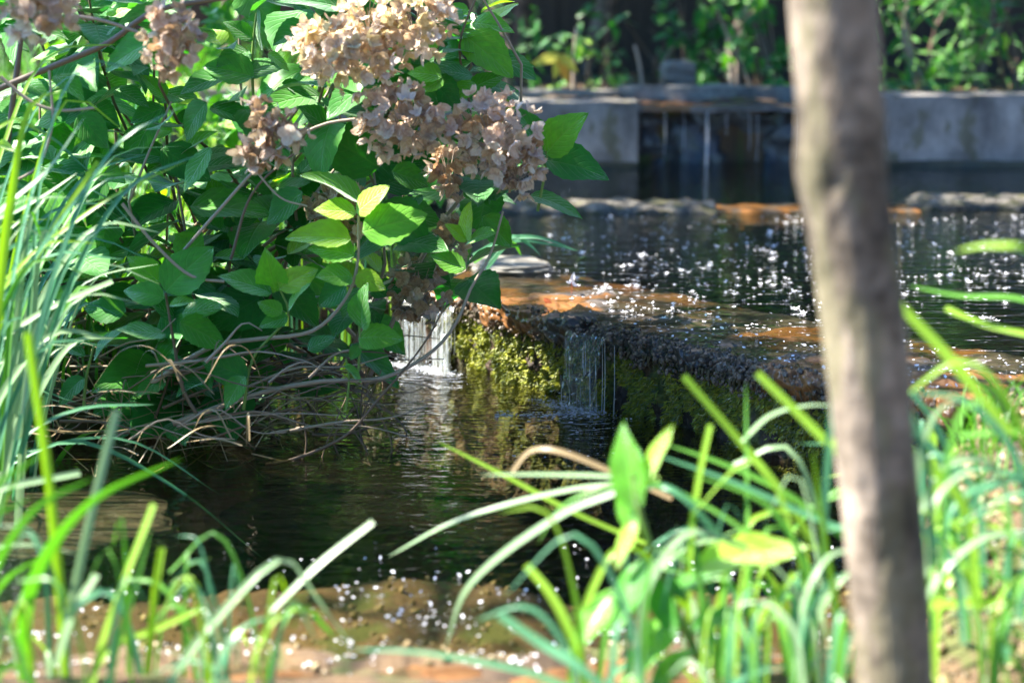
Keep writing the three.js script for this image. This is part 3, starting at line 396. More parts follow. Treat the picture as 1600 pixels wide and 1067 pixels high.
// dried flower heads
const floretGeo = [0, 1, 2, 3].map((k) => {
  const gs = []; R = rng(300 + k);
  for (let i = 0; i < 4; i++) { const a = i * Math.PI / 2 + rr(-0.25, 0.25), L = rr(0.0105, 0.016), W = L * rr(0.85, 1.1), cup = rr(0.25, 1.0), cr = rr(0, 6); const g = gridGeo(4, 4, (u, v) => { const s = u * 2 - 1, w = Math.pow(Math.sin(Math.PI * (0.12 + 0.8 * v)), 0.7), x = s * W * 0.5 * w, r = v * L, z = cup * r * r / L + 0.0016 * Math.sin(s * 4 + cr + v * 5) - 0.1 * Math.abs(x) * Math.sin(cr); return [Math.cos(a) * r - Math.sin(a) * x, Math.sin(a) * r + Math.cos(a) * x, z, u * 0.5 + i * 0.2, v * 0.5]; }); gs.push(g); }
  return mergeGeometries(gs);
});
function head(px, py, d, rpx, ry, mats, seed, loose = 0) {
  R = rng(seed); const c = at(px, py, d), r = 0.93 * rpx / FPX * d, g = new THREE.Group(); g.name = 'flower_head'; g.position.copy(local(c)); hyd.add(g);
  const N = Math.round(66 * (r / 0.075) ** 2 * (ry > 1.1 ? 1.15 : 1)), rest = {}; let own = 0;
  for (let i = 0; i < N * 1.7; i++) {
    const dir = dirRand(), deep = i > N, k = (deep ? rr(0.45, 0.8) : rr(0.84, 1.05)) * (1 + loose * n3(dir.x * 1.8 + seed, dir.y * 1.8, dir.z * 1.8)) , p = V(dir.x * r * k, dir.y * r * ry * k, dir.z * r * 0.9 * k), nr = dir.clone().add(dirRand().multiplyScalar(0.7)).normalize();
    const m = basis(p, dirRand(), nr, rr(0.85, 1.35)), zt = new THREE.Matrix4().makeBasis(...(() => { const z = nr, x = new THREE.Vector3().crossVectors(dirRand(), z).normalize(), y = new THREE.Vector3().crossVectors(z, x); return [x, y, z]; })()); zt.scale(V(1, 1, 1).multiplyScalar(rr(0.85, 1.3))); zt.setPosition(p);
    const fg = floretGeo[Math.floor(R() * 4)], mt = mats[Math.floor(R() * mats.length)];
    if (!deep && dir.z > 0.15 && own < 34) { const f = part('floret', fg, mt, g); zt.decompose(f.position, f.quaternion, f.scale); own++; } else (rest[mt.uuid] ??= [mt, []])[1].push(fg.clone().applyMatrix4(zt));
  }
  for (const [mt, gs] of Object.values(rest)) part('floret_cluster', mergeGeometries(gs), mt, g, 'stuff');
  const rays = []; for (let i = 0; i < 26; i++) { const q = dirRand(); rays.push(tube([V(0, -r * ry * 0.5, 0), q.clone().multiplyScalar(r * 0.5), V(q.x * r * 0.9, q.y * r * ry * 0.9, q.z * r * 0.8)], 0.0009, 0.0005, 4, 4)); }
  part('stalks', mergeGeometries(rays), M.twigPale, g, 'stuff');
}
const SA = [M.sepal[0], M.sepal[1], M.sepal[3], M.sepal[2], M.sepal[3]], SB = [M.sepal[0], M.sepal[4], M.sepal[1], M.sepal[4], M.sepal[0]], SC = [M.sepal[2], M.sepal[0], M.sepal[3], M.sepal[2]];
head(62, 18, 2.75, 58, 0.85, SA, 401); head(268, 62, 2.85, 50, 1.15, SC, 402, 0.15); head(408, 178, 3.0, 26, 1, SC, 403, 0.2); head(442, 212, 3.0, 36, 1.1, SA, 404, 0.2); head(405, 238, 3.02, 30, 0.9, SC, 405, 0.2);
head(548, 82, 3.08, 80, 0.85, SB, 406, 0.2); head(648, 38, 3.12, 66, 1.05, SB, 407, 0.1); head(490, 70, 3.12, 40, 0.9, SB, 408); head(632, 190, 3.1, 74, 0.85, SA, 409, 0.15); head(770, 210, 3.12, 72, 1.0, SA, 410, 0.15); head(808, 262, 3.12, 40, 1.15, SA, 411, 0.1); head(700, 265, 3.18, 30, 1.5, SC, 412, 0.2);
head(530, 330, 3.22, 58, 0.85, SC, 413, 0.15); head(655, 452, 3.3, 48, 1.25, SC, 414, 0.15); head(705, 372, 3.26, 30, 1.3, SC, 415, 0.2); head(575, 30, 3.15, 40, 1, SB, 416);

// ---------------------------------------------------------------- grasses
const pt = ([x, y, d]) => at(x, y, d);
function clump(label, blades, seed, name = 'sedge_clump', base) {
  R = rng(seed); const g = thing(name, label, 'grass', base); const o = base ?? V(0, 0, 0);
  for (const [pts, w, mi, blunt] of blades) {
    const q = pts.map((p) => (p.isVector3 ? p : pt(p)).clone().sub(o)), mid = q[1].clone().add(o), c = camAt.clone().sub(mid).normalize();
    part('blade', bladeGeo(q, w, rr(0.05, 0.45), blunt, c.multiplyScalar(rr(0.35, 1)).add(V(rr(-0.6, 0.3), rr(0.2, 0.9), 0)).normalize()), M.blade[mi], g);
  }
  return g;
}
const B3 = (d, w, mi, blunt, ...xy) => [xy.map(([x, y], i) => [x, y, d + 0.02 * i]), w * (d < 2.5 ? 0.78 : 1), mi, blunt];
const tuft = (seed, n, x0, x1, y0, y1, d0, d1, spread, h0, h1) => { R = rng(seed); const out = []; for (let i = 0; i < n; i++) { const x = rr(x0, x1), y = rr(y0, y1), d = rr(d0, d1), dx = rr(-spread, spread), h = rr(h0, h1); out.push(B3(d, rr(0.005, 0.013), [0, 1, 1, 2, 3][Math.floor(R() * 5)], R() < 0.15, [x, y + 60], [x + dx * 0.15, y - h * 0.5], [x + dx * 0.5, y - h * 0.9], [x + dx, y - h * rr(0.5, 1)])); } return out; };
clump('tall bright grass blades with cut tips standing before the flat stone', [
  B3(1.95, 0.016, 1, 1, [112, 1190], [98, 1000], [78, 779], [42, 520]), B3(2.0, 0.015, 3, 1, [88, 1190], [104, 990], [141, 806], [181, 642]), B3(1.9, 0.016, 1, 1, [120, 1180], [150, 1040], [188, 924], [240, 788]), B3(1.95, 0.012, 1, 1, [222, 1170], [228, 1067], [242, 920], [252, 856]),
  B3(1.9, 0.017, 3, 0, [215, 1180], [270, 1060], [345, 960], [425, 880], [450, 876], [490, 930], [550, 1010]), B3(1.95, 0.012, 1, 1, [120, 1130], [170, 1015], [240, 985], [316, 950]), B3(1.8, 0.014, 0, 0, [100, 1190], [50, 1080], [22, 1000], [-20, 915]), B3(2.2, 0.014, 3, 1, [-60, 790], [0, 764], [60, 752], [124, 740]),
  B3(2.1, 0.01, 3, 0, [-60, 870], [0, 854], [60, 853], [118, 866]), B3(2.0, 0.011, 2, 0, [90, 1180], [78, 1040], [66, 880], [42, 830], [18, 870]), B3(1.95, 0.014, 3, 1, [-20, 1060], [12, 970], [60, 898]), B3(1.9, 0.014, 3, 1, [86, 1040], [112, 960], [150, 898]), B3(1.85, 0.013, 0, 0, [160, 1180], [175, 1040], [215, 900], [235, 820]), B3(1.8, 0.016, 0, 0, [-10, 1180], [-10, 1060], [20, 1040], [60, 1100]), B3(2.0, 0.012, 3, 1, [420, 958], [500, 880], [582, 816]), B3(1.85, 0.013, 2, 0, [330, 1150], [345, 1040], [380, 980], [440, 960]), B3(1.85, 0.014, 3, 0, [300, 1170], [330, 1060], [365, 990], [372, 1040]), ...tuft(531, 34, -40, 420, 1060, 1160, 1.8, 2.1, 150, 60, 300),
], 501);
clump('pale and yellow green grass blades arching over the middle of the lower pool', [
  B3(2.35, 0.014, 1, 0, [1010, 850], [895, 800], [790, 744], [680, 688]), B3(2.2, 0.015, 3, 0, [1010, 755], [900, 764], [713, 814], [606, 870]), B3(2.0, 0.015, 3, 0, [960, 770], [880, 802], [732, 916], [696, 1012]), B3(1.8, 0.013, 2, 0, [960, 1120], [870, 1066], [675, 1022], [546, 1014]), B3(1.75, 0.018, 2, 1, [980, 1110], [900, 1040], [850, 1010], [780, 962]), B3(1.9, 0.015, 1, 1, [920, 1090], [890, 990], [860, 930], [822, 884]),
  B3(2.1, 0.015, 1, 1, [1290, 880], [1222, 772], [1172, 709], [1068, 588]), B3(2.0, 0.017, 1, 1, [1400, 800], [1310, 710], [1250, 650], [1183, 584]), B3(2.2, 0.012, 4, 1, [1050, 780], [975, 746], [866, 704], [828, 706], [800, 738]), B3(2.1, 0.013, 3, 0, [1060, 770], [975, 748], [860, 742], [750, 742]), B3(2.1, 0.014, 0, 0, [1330, 850], [1230, 772], [1130, 725], [1040, 694]), B3(2.05, 0.013, 2, 0, [1380, 850], [1280, 812], [1150, 755], [1020, 708]), B3(2.0, 0.014, 3, 0, [1010, 930], [1040, 880], [1090, 848], [1152, 842]), B3(2.0, 0.011, 1, 1, [1075, 1000], [1080, 845], [1092, 750], [1110, 664]), B3(2.05, 0.013, 0, 0, [1185, 1110], [1172, 960], [1168, 780], [1166, 598]), B3(1.95, 0.013, 2, 1, [1285, 900], [1290, 770], [1297, 680], [1304, 590]), B3(2.1, 0.011, 3, 0, [1160, 690], [1203, 650], [1260, 634], [1316, 634]), B3(1.9, 0.012, 1, 1, [1170, 1060], [1190, 960], [1215, 930], [1242, 896]), B3(1.9, 0.014, 0, 0, [1240, 1130], [1265, 1000], [1262, 900], [1200, 790], [1080, 740]), B3(1.85, 0.014, 1, 0, [1300, 1120], [1310, 980], [1290, 850], [1270, 700]), B3(1.9, 0.012, 2, 1, [1230, 1140], [1250, 1000], [1272, 910]), B3(2, 0.013, 2, 0, [1160, 880], [1060, 770], [1020, 760], [960, 800]), B3(2.0, 0.012, 0, 0, [1180, 840], [1100, 790], [1000, 752], [880, 790], [840, 850]), ...tuft(532, 42, 880, 1340, 1000, 1150, 1.75, 2.15, 260, 80, 400),
], 502);
{ // right bank, many blades
  R = rng(503); const bl = [B3(1.9, 0.018, 1, 1, [1580, 680], [1520, 605], [1470, 545], [1404, 476]), B3(2.1, 0.015, 1, 1, [1680, 540], [1590, 520], [1530, 505], [1478, 482]), B3(2.1, 0.013, 0, 0, [1660, 490], [1590, 466], [1500, 462], [1420, 446]), B3(1.7, 0.016, 1, 0, [1690, 420], [1600, 388], [1540, 384], [1495, 392]), B3(1.9, 0.015, 3, 0, [1440, 800], [1470, 735], [1530, 718], [1572, 760], [1582, 840]), B3(1.9, 0.016, 1, 0, [1450, 960], [1455, 840], [1475, 740], [1500, 690])];
  for (let i = 0; i < 80; i++) { const x = rr(1400, 1760), y = rr(800, 1130), d = rr(1.7, 2.3), dx = rr(-260, 240), h = rr(60, 290); bl.push(B3(d, rr(0.008, 0.017), Math.floor(R() * 4), R() < 0.4, [x, y + 60], [x + dx * 0.1, y - h * 0.5], [x + dx * 0.5, y - h * 0.9], [x + dx, y - h * rr(0.6, 1)])); }
  clump('dense lush grass on the sunny right bank beyond the tree trunk', bl, 504);
  const b2 = []; for (let i = 0; i < 30; i++) { const x = rr(1080, 1330), y = rr(1000, 1150), d = rr(1.7, 2.1), dx = rr(-110, 110), h = rr(60, 200); b2.push(B3(d, rr(0.008, 0.015), Math.floor(R() * 4), R() < 0.4, [x, y + 60], [x + dx * 0.2, y - h * 0.5], [x + dx * 0.6, y - h * 0.9], [x + dx, y - h * rr(0.6, 1)])); }
  clump('low grass tuft at the foot of the tree trunk', b2, 505);
}
{ // left: long arching sedge in front of the hydrangea
  R = rng(506); const bl = [B3(2.85, 0.009, 2, 0, [-120, 800], [0, 735], [117, 690], [270, 760], [412, 874]), B3(2.95, 0.008, 2, 0, [-120, 790], [0, 720], [190, 686], [348, 776]), B3(2.7, 0.012, 3, 1, [-120, 620], [0, 530], [80, 480], [175, 440]), B3(2.6, 0.013, 2, 0, [-140, 560], [0, 470], [90, 350], [180, 230]), B3(2.6, 0.014, 3, 0, [-140, 480], [0, 330], [70, 270], [132, 182]), B3(2.7, 0.010, 1, 0, [-60, 500], [60, 390], [170, 310], [290, 252]), B3(2.7, 0.009, 1, 1, [-40, 480], [40, 420], [100, 330], [152, 252]), B3(2.8, 0.011, 3, 0, [-140, 350], [0, 340], [60, 310], [120, 270]), B3(2.6, 0.013, 2, 0, [-60, 950], [-20, 780], [10, 640], [20, 540]), B3(2.7, 0.012, 2, 0, [-60, 900], [10, 760], [30, 690], [120, 640], [240, 632])];
  for (let i = 0; i < 95; i++) { const x = rr(-150, 40), y = rr(560, 860), d = rr(2.55, 3.15), dx = rr(40, 300), h = rr(160, 560); bl.push(B3(d, rr(0.006, 0.019), [0, 2, 2, 3, 3, 1, 2][Math.floor(R() * 7)], 0, [x, y], [x + dx * 0.25, y - h * 0.55], [x + dx * 0.6, y - h * 0.92], [x + dx, y - h * rr(0.75, 1.05)])); }
  clump('long blue green sedge blades arching in from the left bank before the shrub', bl, 507);
  const b2 = []; R = rng(508); for (let i = 0; i < 240; i++) { const x = rr(-100, 620), y = rr(470, 620), d = rr(3.75, 4.5), dx = rr(-90, 120), h = rr(120, 420); if ([0.4, 0.7, 1].some((t) => lit(at(x + dx * t * t, y - h * t, d), 0.1, 1, LIT.slice(0, 3)))) continue; b2.push(B3(d, rr(0.004, 0.010), [0, 1, 1, 0, 2][Math.floor(R() * 5)], 0, [x, y], [x + dx * 0.15, y - h * 0.5], [x + dx * 0.5, y - h * 0.85], [x + dx, y - h * rr(0.6, 1)])); }
  clump('sunny green grass growing on the bank behind the leafy shrub', b2, 509);
  const b3 = []; R = rng(510); for (let i = 0; i < 130; i++) { const x = rr(-40, 420), y = rr(590, 740), d = rr(2.95, 3.4), dx = rr(-150, 200), h = rr(-20, 60); b3.push(B3(d, rr(0.002, 0.005), 4, 0, [x, y], [x + dx * 0.4, y - h], [x + dx * 0.7, y - h * 0.9], [x + dx, y + rr(-10, 20)])); }
  clump('dead straw coloured grass litter under the shrub at the pool edge', b3, 511, 'dead_grass');
  clump('few teal reed leaves leaning over the upper pool beside the flat stone', [B3(4.1, 0.02, 2, 0, [740, 400], [790, 375], [840, 372], [898, 390]), B3(4.2, 0.012, 2, 0, [760, 420], [800, 378], [850, 380], [905, 392]), B3(4.1, 0.02, 2, 0, [760, 410], [800, 370], [830, 385], [845, 400]), B3(4.15, 0.014, 0, 0, [740, 410], [775, 385], [800, 378], [815, 400])], 512, 'reed_clump');
}
{ // broad leaved seedling before the pool
  R = rng(520); const d0 = 1.95, g = thing('lance_leaf_plant', 'young plant with glossy lance shaped leaves rising before the lower pool', 'plant');
  part('stem', tube([[1130, 1180], [1098, 1050], [1036, 906], [1000, 800], [990, 740]].map(([x, y]) => at(x, y, d0)), 0.006, 0.003, 8), M.greenStem, g);
  const wide = [leafGeo(0.3, 0.3, 0.12, 0, 2, 10), leafGeo(0.36, 0.2, 0.25, 0, 4, 10)];
  for (const [bx, by, tx, ty, mi, dd] of [[994, 800, 958, 664, 2, 0], [992, 790, 985, 690, 1, 0.03], [1004, 760, 1044, 660, 3, 0], [990, 830, 968, 740, 2, 0.02], [995, 815, 952, 884, 3, -0.02], [1010, 870, 948, 998, 1, -0.05], [975, 915, 876, 1026, 2, -0.04], [1016, 900, 1056, 1000, 1, -0.05], [1090, 892, 1274, 812, 3, 0.05], [1050, 930, 1140, 870, 1, 0.05], [1060, 960, 960, 1060, 2, -0.06], [1080, 990, 1180, 930, 0, 0.04], [1085, 1010, 1000, 1090, 2, -0.05], [1000, 770, 1030, 740, 3, 0.02], [1030, 900, 1080, 940, 0, 0]]) {
    const b = at(bx, by, d0), t = at(tx, ty, d0 + dd), L = t.distanceTo(b), m = part('leaf', wide[Math.floor(R() * 2)], M.leaf[mi], g); basis(b, t.clone().sub(b), camAt.clone().sub(b).normalize().multiplyScalar(0.6).add(V(-0.55, rr(0.5, 1.0), 0)), V(L * 1.35, L, L)).decompose(m.position, m.quaternion, m.scale);
  }
}

{ // short grass on the banks
  R = rng(530); const g = bladeGeo([V(0, 0, 0), V(0.03, 0.5, 0.02), V(0.2, 0.85, 0.08), V(0.45, 1, 0.16)], 0.06, 0.2, 0, V(0.1, 0.3, 1)), ms = [], cs = [];
  for (let i = 0; i < 30000 && ms.length < 9000; i++) {
    const far = R() < 0.7, x = far ? rr(-3.2, -0.5) : rr(0.5, 1.5), z = far ? rr(-7.5, -1.4) : rr(-3.2, -1.5), y = land(x, z), a = sdPoly(lowPoly, x, z), b = sdPoly(uppPoly, x, z); if (a > -0.04 || b > -0.02 || n2(x * 2.2, z * 2.2) < rr(-1.1, 0.4) - (far ? 0.3 : 0)) continue;
    const q = V(x, y - 0.01, z); if (Math.hypot(x, z) < 1.3) continue;
    const h = rr(0.06, 0.2) * (far ? 1.3 : 0.55); ms.push(new THREE.Matrix4().compose(q, new THREE.Quaternion().setFromEuler(new THREE.Euler(rr(-0.2, 0.2), rr(0, 6.28), rr(-0.2, 0.2))), V(h * rr(0.7, 1.5), h, h))); const k = rr(0.6, 1.3); cs.push(lin(k * rr(0.8, 1.3), k, k * 0.8));
  }
  const m = instanced('bank_grass', g, M.blade[0], ms, scene, cs); Object.assign(m.userData, { label: 'short green grass covering the pool banks', category: 'grass' });
}

// ---------------------------------------------------------------- blossoms
const starGeo = (() => { const gs = []; R = rng(600); for (let i = 0; i < 6; i++) { const a = i * 1.047 + rr(-0.2, 0.2), e = rr(0.1, 0.75); const g = gridGeo(2, 3, (u, v) => { const w = 0.16 * Math.sin(Math.PI * (0.15 + 0.8 * v)) * (u * 2 - 1), r = v; return [Math.cos(a) * r - Math.sin(a) * w, r * Math.sin(e) * 0.8 + 0.04, Math.sin(a) * r + Math.cos(a) * w]; }); gs.push(g); } return mergeGeometries(gs); })();
{
  R = rng(601); let n = 0;
  const put = (p, s, label, group) => { const m = single('floating_blossom', starGeo, M.blossom, label, 'blossom', group); m.position.copy(p); m.rotation.set(rr(-0.2, 0.2), rr(0, 6.28), rr(-0.2, 0.2)); m.scale.setScalar(s); };
  for (let k = 0; k < 4000 && n < 298; k++) { const px = rr(850, 1640), py = rr(324, 505), c = on(px, py, UPP); if (n2(c.x * 2.2, c.z * 2.2 + 5) < rr(-0.9, 0.5)) continue; if (sdPoly(uppPoly, c.x, c.z) < 0.03 || c.z < -5.45) continue; put(V(c.x, UPP + 0.001, c.z), rr(0.004, 0.0115), 'tiny white star shaped blossom floating on the dark upper pool', 'blossoms floating on the upper pool'); n++; }
  { const xs = []; for (let k = 0; k < 420; k++) { const c = on(rr(850, 1640), rr(318, 470), UPP); if (c.z < -5.45 || sdPoly(uppPoly, c.x, c.z) < 0.03) continue; xs.push(new THREE.Matrix4().compose(V(c.x, UPP + 0.001, c.z), new THREE.Quaternion().setFromEuler(new THREE.Euler(0, rr(0, 6), 0)), V(1, 1, 1).multiplyScalar(rr(0.003, 0.007)))); } const m = instanced('blossom_scatter', starGeo, M.blossom, xs, scene); Object.assign(m.userData, { label: 'scatter of the smallest white blossoms speckling the upper pool', category: 'blossom' }); }
  // petal bits on the ledge, white flecks as painted glints in the shallows
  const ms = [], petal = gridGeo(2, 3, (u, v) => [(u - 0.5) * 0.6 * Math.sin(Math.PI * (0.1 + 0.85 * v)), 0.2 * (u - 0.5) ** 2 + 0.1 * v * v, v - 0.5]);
  for (let i = 0; i < 900; i++) { const t = 0.25 + 0.7 * Math.sqrt(R()), c = wf.getPointAt(t), nr = flat(t), o = -rr(0.01, 0.34); if (n2(c.x * 9 + o * 9, c.z * 9) < rr(-0.8, 0.8)) continue; ms.push(new THREE.Matrix4().compose(V(c.x + nr.x * o, 0.161, c.z + nr.z * o), new THREE.Quaternion().setFromEuler(new THREE.Euler(rr(-0.6, 0.6), rr(0, 6.28), rr(-0.6, 0.6))), V(1, 1, 1).multiplyScalar(rr(0.003, 0.009)))); }
  const a = instanced('fallen_petals', petal, M.blossom, ms, scene); Object.assign(a.userData, { label: 'bits of white petal lying on the wet stone ledge', category: 'petals' });
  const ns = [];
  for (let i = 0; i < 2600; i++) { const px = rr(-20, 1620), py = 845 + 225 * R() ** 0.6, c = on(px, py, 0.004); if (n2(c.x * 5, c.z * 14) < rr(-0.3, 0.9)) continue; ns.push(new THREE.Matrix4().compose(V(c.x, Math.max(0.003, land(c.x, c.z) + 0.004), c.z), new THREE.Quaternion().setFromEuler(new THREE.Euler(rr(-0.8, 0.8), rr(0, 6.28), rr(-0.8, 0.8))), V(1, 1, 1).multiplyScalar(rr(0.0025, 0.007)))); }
  const b = instanced('glint_flecks', petal, M.blossom, ns, scene); Object.assign(b.userData, { label: 'white flecks standing in for sun glints on the shallows by the orange sill stones', category: 'petals' });
}
{ // one white flower upright on the ledge, and a dead leaf
  const p = on(893, 460, 0.158), d = -p.z, g = thing('white_flower', 'small white flower standing upright on a red stalk on the ledge', 'flower', p);
  part('stalk', tube([V(0, 0, 0), V(0.001, 0.012, 0), V(0, 0.026, 0)], 0.0007, 0.0006, 5, 5), P({ color: lin(0.35, 0.08, 0.03), roughness: 0.6 }), g);
  for (const [a, e, L] of [[0.3, 1.3, 0.022], [2.6, 0.2, 0.013], [-0.4, -0.5, 0.017], [4.4, 0.5, 0.012]]) { const m = part('petal', softGeo[0], M.blossom, g); basis(V(0, 0.025, 0), V(Math.cos(a) * Math.cos(e), Math.sin(e), Math.sin(a) * Math.cos(e)), V(0.1, 0.4, 1), L).decompose(m.position, m.quaternion, m.scale); }
  const q = on(850, 466, 0.17), m = single('dead_leaf', softGeo[1], P({ color: lin(0.35, 0.08, 0.02), roughness: 0.6 }), 'curled red brown dead leaf caught on the lip of the ledge', 'leaf'); basis(q, V(0.6, -0.5, 0.4), V(-0.2, 0.8, 0.6), 0.032).decompose(m.position, m.quaternion, m.scale);
}
{ // gravel and pebbles on the right bank and the shallows
  R = rng(620); const ms = [], cs = [], g = mergeVertices(new THREE.IcosahedronGeometry(1, 2).deleteAttribute('uv').deleteAttribute('normal')); { const p = g.attributes.position; for (let i = 0; i < p.count; i++) { const v = V().fromBufferAttribute(p, i); v.multiplyScalar(1 + 0.25 * n3(v.x * 1.5, v.y * 1.5, v.z * 1.5)); p.setXYZ(i, v.x, v.y * 0.7, v.z); } g.computeVertexNormals(); }
  for (let i = 0; i < 2600; i++) { const inB = R() < 0.6, x = inB ? rr(0.4, 1.0) : rr(-0.9, 0.9), z = inB ? rr(-3.1, -1.9) : rr(-2.75, -2.1), y = land(x, z); if (y < -0.06) continue; const s = inB ? rr(0.003, 0.010) : rr(0.002, 0.006); ms.push(new THREE.Matrix4().compose(V(x, y + s * 0.2, z), new THREE.Quaternion().setFromEuler(new THREE.Euler(rr(0, 3), rr(0, 3), rr(0, 3))), V(s, s * rr(0.6, 1), s))); const q = rr(0.5, 1.2); cs.push(lin(0.26 * q, (0.18 + 0.02 * R()) * q, 0.09 * q)); }
  const m = instanced('gravel', g, P({ color: 0xffffff, roughness: 0.45 }), ms, scene, cs); Object.assign(m.userData, { label: 'wet brown gravel in the shallows and on the right bank', category: 'gravel' });
}

// ---------------------------------------------------------------- trees
const treeLeaf = mergeGeometries([leafGeo(0.55, 0.2, 0.25, 0, 1, 4)]);
const crownMats = [leafMat([0.16, 0.34, 0.09], [0.3, 0.45, 0.2], 0.35), leafMat([0.22, 0.40, 0.10], [0.3, 0.45, 0.2], 0.4)];
function crown(g, c, r, n, size, mat, seed, keepOut = true, off = V(0, 0, 0), addedBoughs = []) {
  R = rng(seed); const ms = [], lobes = []; for (let i = 0; i < 26; i++) { const q = dirRand().multiplyScalar(rr(0.45, 0.9)); lobes.push([V(c.x + q.x * r.x, c.y + q.y * r.y, c.z + q.z * r.z), rr(0.2, 0.42) * Math.min(r.x, r.y, r.z)]); }
  for (const [q, lr, k] of addedBoughs) for (let i = 0; i < k; i++) { const p = q.clone().addScaledVector(dirRand(), lr * Math.cbrt(R())); if (!lit(p)) ms.push(basis(p, dirRand().add(V(0, -0.3, 0)), dirRand().add(V(0, 1.2, 0)), size * rr(0.7, 1.3))); }  // extra leaf clusters, added only to cast shade on chosen spots
  n += ms.length;
  for (let i = 0; i < n * 2 && ms.length < n; i++) { const [l, lr] = lobes[Math.floor(R() * lobes.length)], p = l.clone().addScaledVector(dirRand(), lr * Math.cbrt(R())); if (keepOut && lit(p.clone().add(off))) continue; ms.push(basis(p, dirRand().add(V(0, -0.3, 0)), dirRand().add(V(0, 1.2, 0)), size * rr(0.7, 1.3))); }
  return instanced('crown', treeLeaf, mat, ms, g);
}
function limbs(g, from, c, r, n, seed, r0) { R = rng(seed); for (let i = 0; i < n; i++) { const q = dirRand(), e = V(c.x + q.x * r.x * 0.7, c.y + q.y * r.y * 0.6, c.z + q.z * r.z * 0.7); part('limb', tube([from, from.clone().lerp(e, 0.5).add(V(rr(-0.15, 0.15), rr(0, 0.25), rr(-0.15, 0.15))), e], r0, r0 * 0.25, 6, 10), M.wood, g); } }
{ // the young tree that stands before the pool
  const pts = [[1404, 1330], [1398, 1067], [1378, 800], [1362, 640], [1350, 500], [1326, 330], [1318, 260], [1312, 140], [1302, 0], [1290, -200], [1262, -600], [1250, -1200], [1235, -2100]], c = new THREE.CatmullRomCurve3(pts.map(([x, y]) => at(x, y, 1.7)), false, 'centripetal');
  const base = c.getPoint(0), g = thing('young_tree', 'young tree with smooth slender grey brown trunk standing before the pools', 'tree', base);
  const knot = at(1268, 262, 1.7), scar = at(1300, 288, 1.665), n = 160, fr = c.computeFrenetFrames(n), p = [], uv = [], ix = [], rad = 40, L = c.getLength();
  for (let i = 0; i <= n; i++) { const t = i / n, q = c.getPointAt(t), y = q.y, r = 0.0352 + 0.003 * sstep(y, 0.2, 0.75) - 0.02 * sstep(y, 0.9, 2.2) + 0.012 * sstep(-y, -0.12, 0.05); for (let k = 0; k <= rad; k++) { const a = k / rad * 6.28319, d = fr.normals[i].clone().multiplyScalar(Math.cos(a)).addScaledVector(fr.binormals[i], Math.sin(a)), w = q.clone().addScaledVector(d, r); let rr2 = r * (1 + 0.05 * fbm3(w.x * 22, w.y * 7, w.z * 22) + 0.03 * fbm3(w.x * 80, w.y * 30, w.z * 80)) + 0.005 * Math.exp(-((w.distanceTo(knot) / 0.03) ** 2)) - 0.007 * Math.exp(-((w.distanceTo(scar) / 0.009) ** 2)); w.copy(q).addScaledVector(d, rr2).sub(base); p.push(w.x, w.y, w.z); uv.push(k / rad * 0.5, t * L * 1.2); } }
  for (let i = 0; i < n; i++) for (let k = 0; k < rad; k++) { const a = i * (rad + 1) + k, b = a + 1, d = a + rad + 1, e = d + 1; ix.push(a, b, e, a, e, d); }
  part('trunk', geoFrom(p, ix, uv), M.bark, g);
  const top = c.getPoint(0.8).sub(base), cc = c.getPoint(1).sub(base).add(V(0.7, 1.2, 0.4)), r = V(0.9, 0.7, 0.9); limbs(g, top, cc, r, 9, 701, 0.014);
  const cr = crown(g, cc.clone(), r, 900, 0.085, crownMats[1], 702, true, base);
}
function shade(name, label, x, z, h, c, r, n, size, mat, seed, tr = 0.11, addedBoughs = []) { const g = thing(name, label, 'tree', V(x, land(x, z), z)); const cl = V(c[0], c[1], c[2]); const base = g.position.clone(); R = rng(seed);
  const top = cl.clone().sub(base).add(V(0, -r[1] * 0.35, 0)); part('trunk', tube([V(0, -0.1, 0), top.clone().multiplyScalar(0.45).add(V(rr(-0.1, 0.1), 0, rr(-0.1, 0.1))), top], tr, tr * 0.55, 10, 16), M.bark, g); limbs(g, top, cl.clone().sub(base), V(...r), 10, seed + 1, tr * 0.4);
  const cr = crown(g, cl, V(...r), n, size, mat, seed + 2, true, V(0, 0, 0), addedBoughs); cr.position.copy(base).negate(); return g; }
shade('shade_tree', 'broadleaf tree on the left bank behind the shrub, crown shading the pools', -2.4, -5.6, 4, [-1.9, 3.6, -5.2], [1.5, 1.3, 1.5], 2000, 0.10, crownMats[0], 710, 0.11, [[1060, 640, 3.3, 0.2, 260], [1180, 680, 3.1, 0.22, 260], [960, 600, 3.5, 0.12, 90], [1180, 570, 3.25, 0.16, 120], [1350, 620, 3.0, 0.2, 140]].map(([x, y, d, r, k]) => [at(x, y, d).addScaledVector(SUN, 4.2), r, k]));  // leaf clusters added up the sun line shade the weir wall and ledge
shade('shade_tree', 'taller broadleaf tree left of the lower pool, crown shading the bank', -3.2, -3.2, 4, [-2.9, 3.9, -3.3], [1.5, 1.3, 1.6], 220, 0.10, crownMats[1], 720);
shade('shade_tree', 'spreading broadleaf tree behind the concrete wall, crown over the planting', -1.2, -9.0, 5, [-1.4, 4.2, -8.6], [2.6, 1.6, 2.2], 4800, 0.12, crownMats[0], 730, 0.11, [[860, 60, 9.2, 0.7, 420], [1040, 60, 9.0, 0.7, 420], [1180, 40, 8.6, 0.6, 300], [1120, 230, 7.0, 0.5, 240], [1350, 40, 8.8, 0.7, 260]].map(([x, y, d, r, k]) => [at(x, y, d).addScaledVector(SUN, 3.6), r, k]));  // added leaf clusters keep sun off the fence, planting and cascade
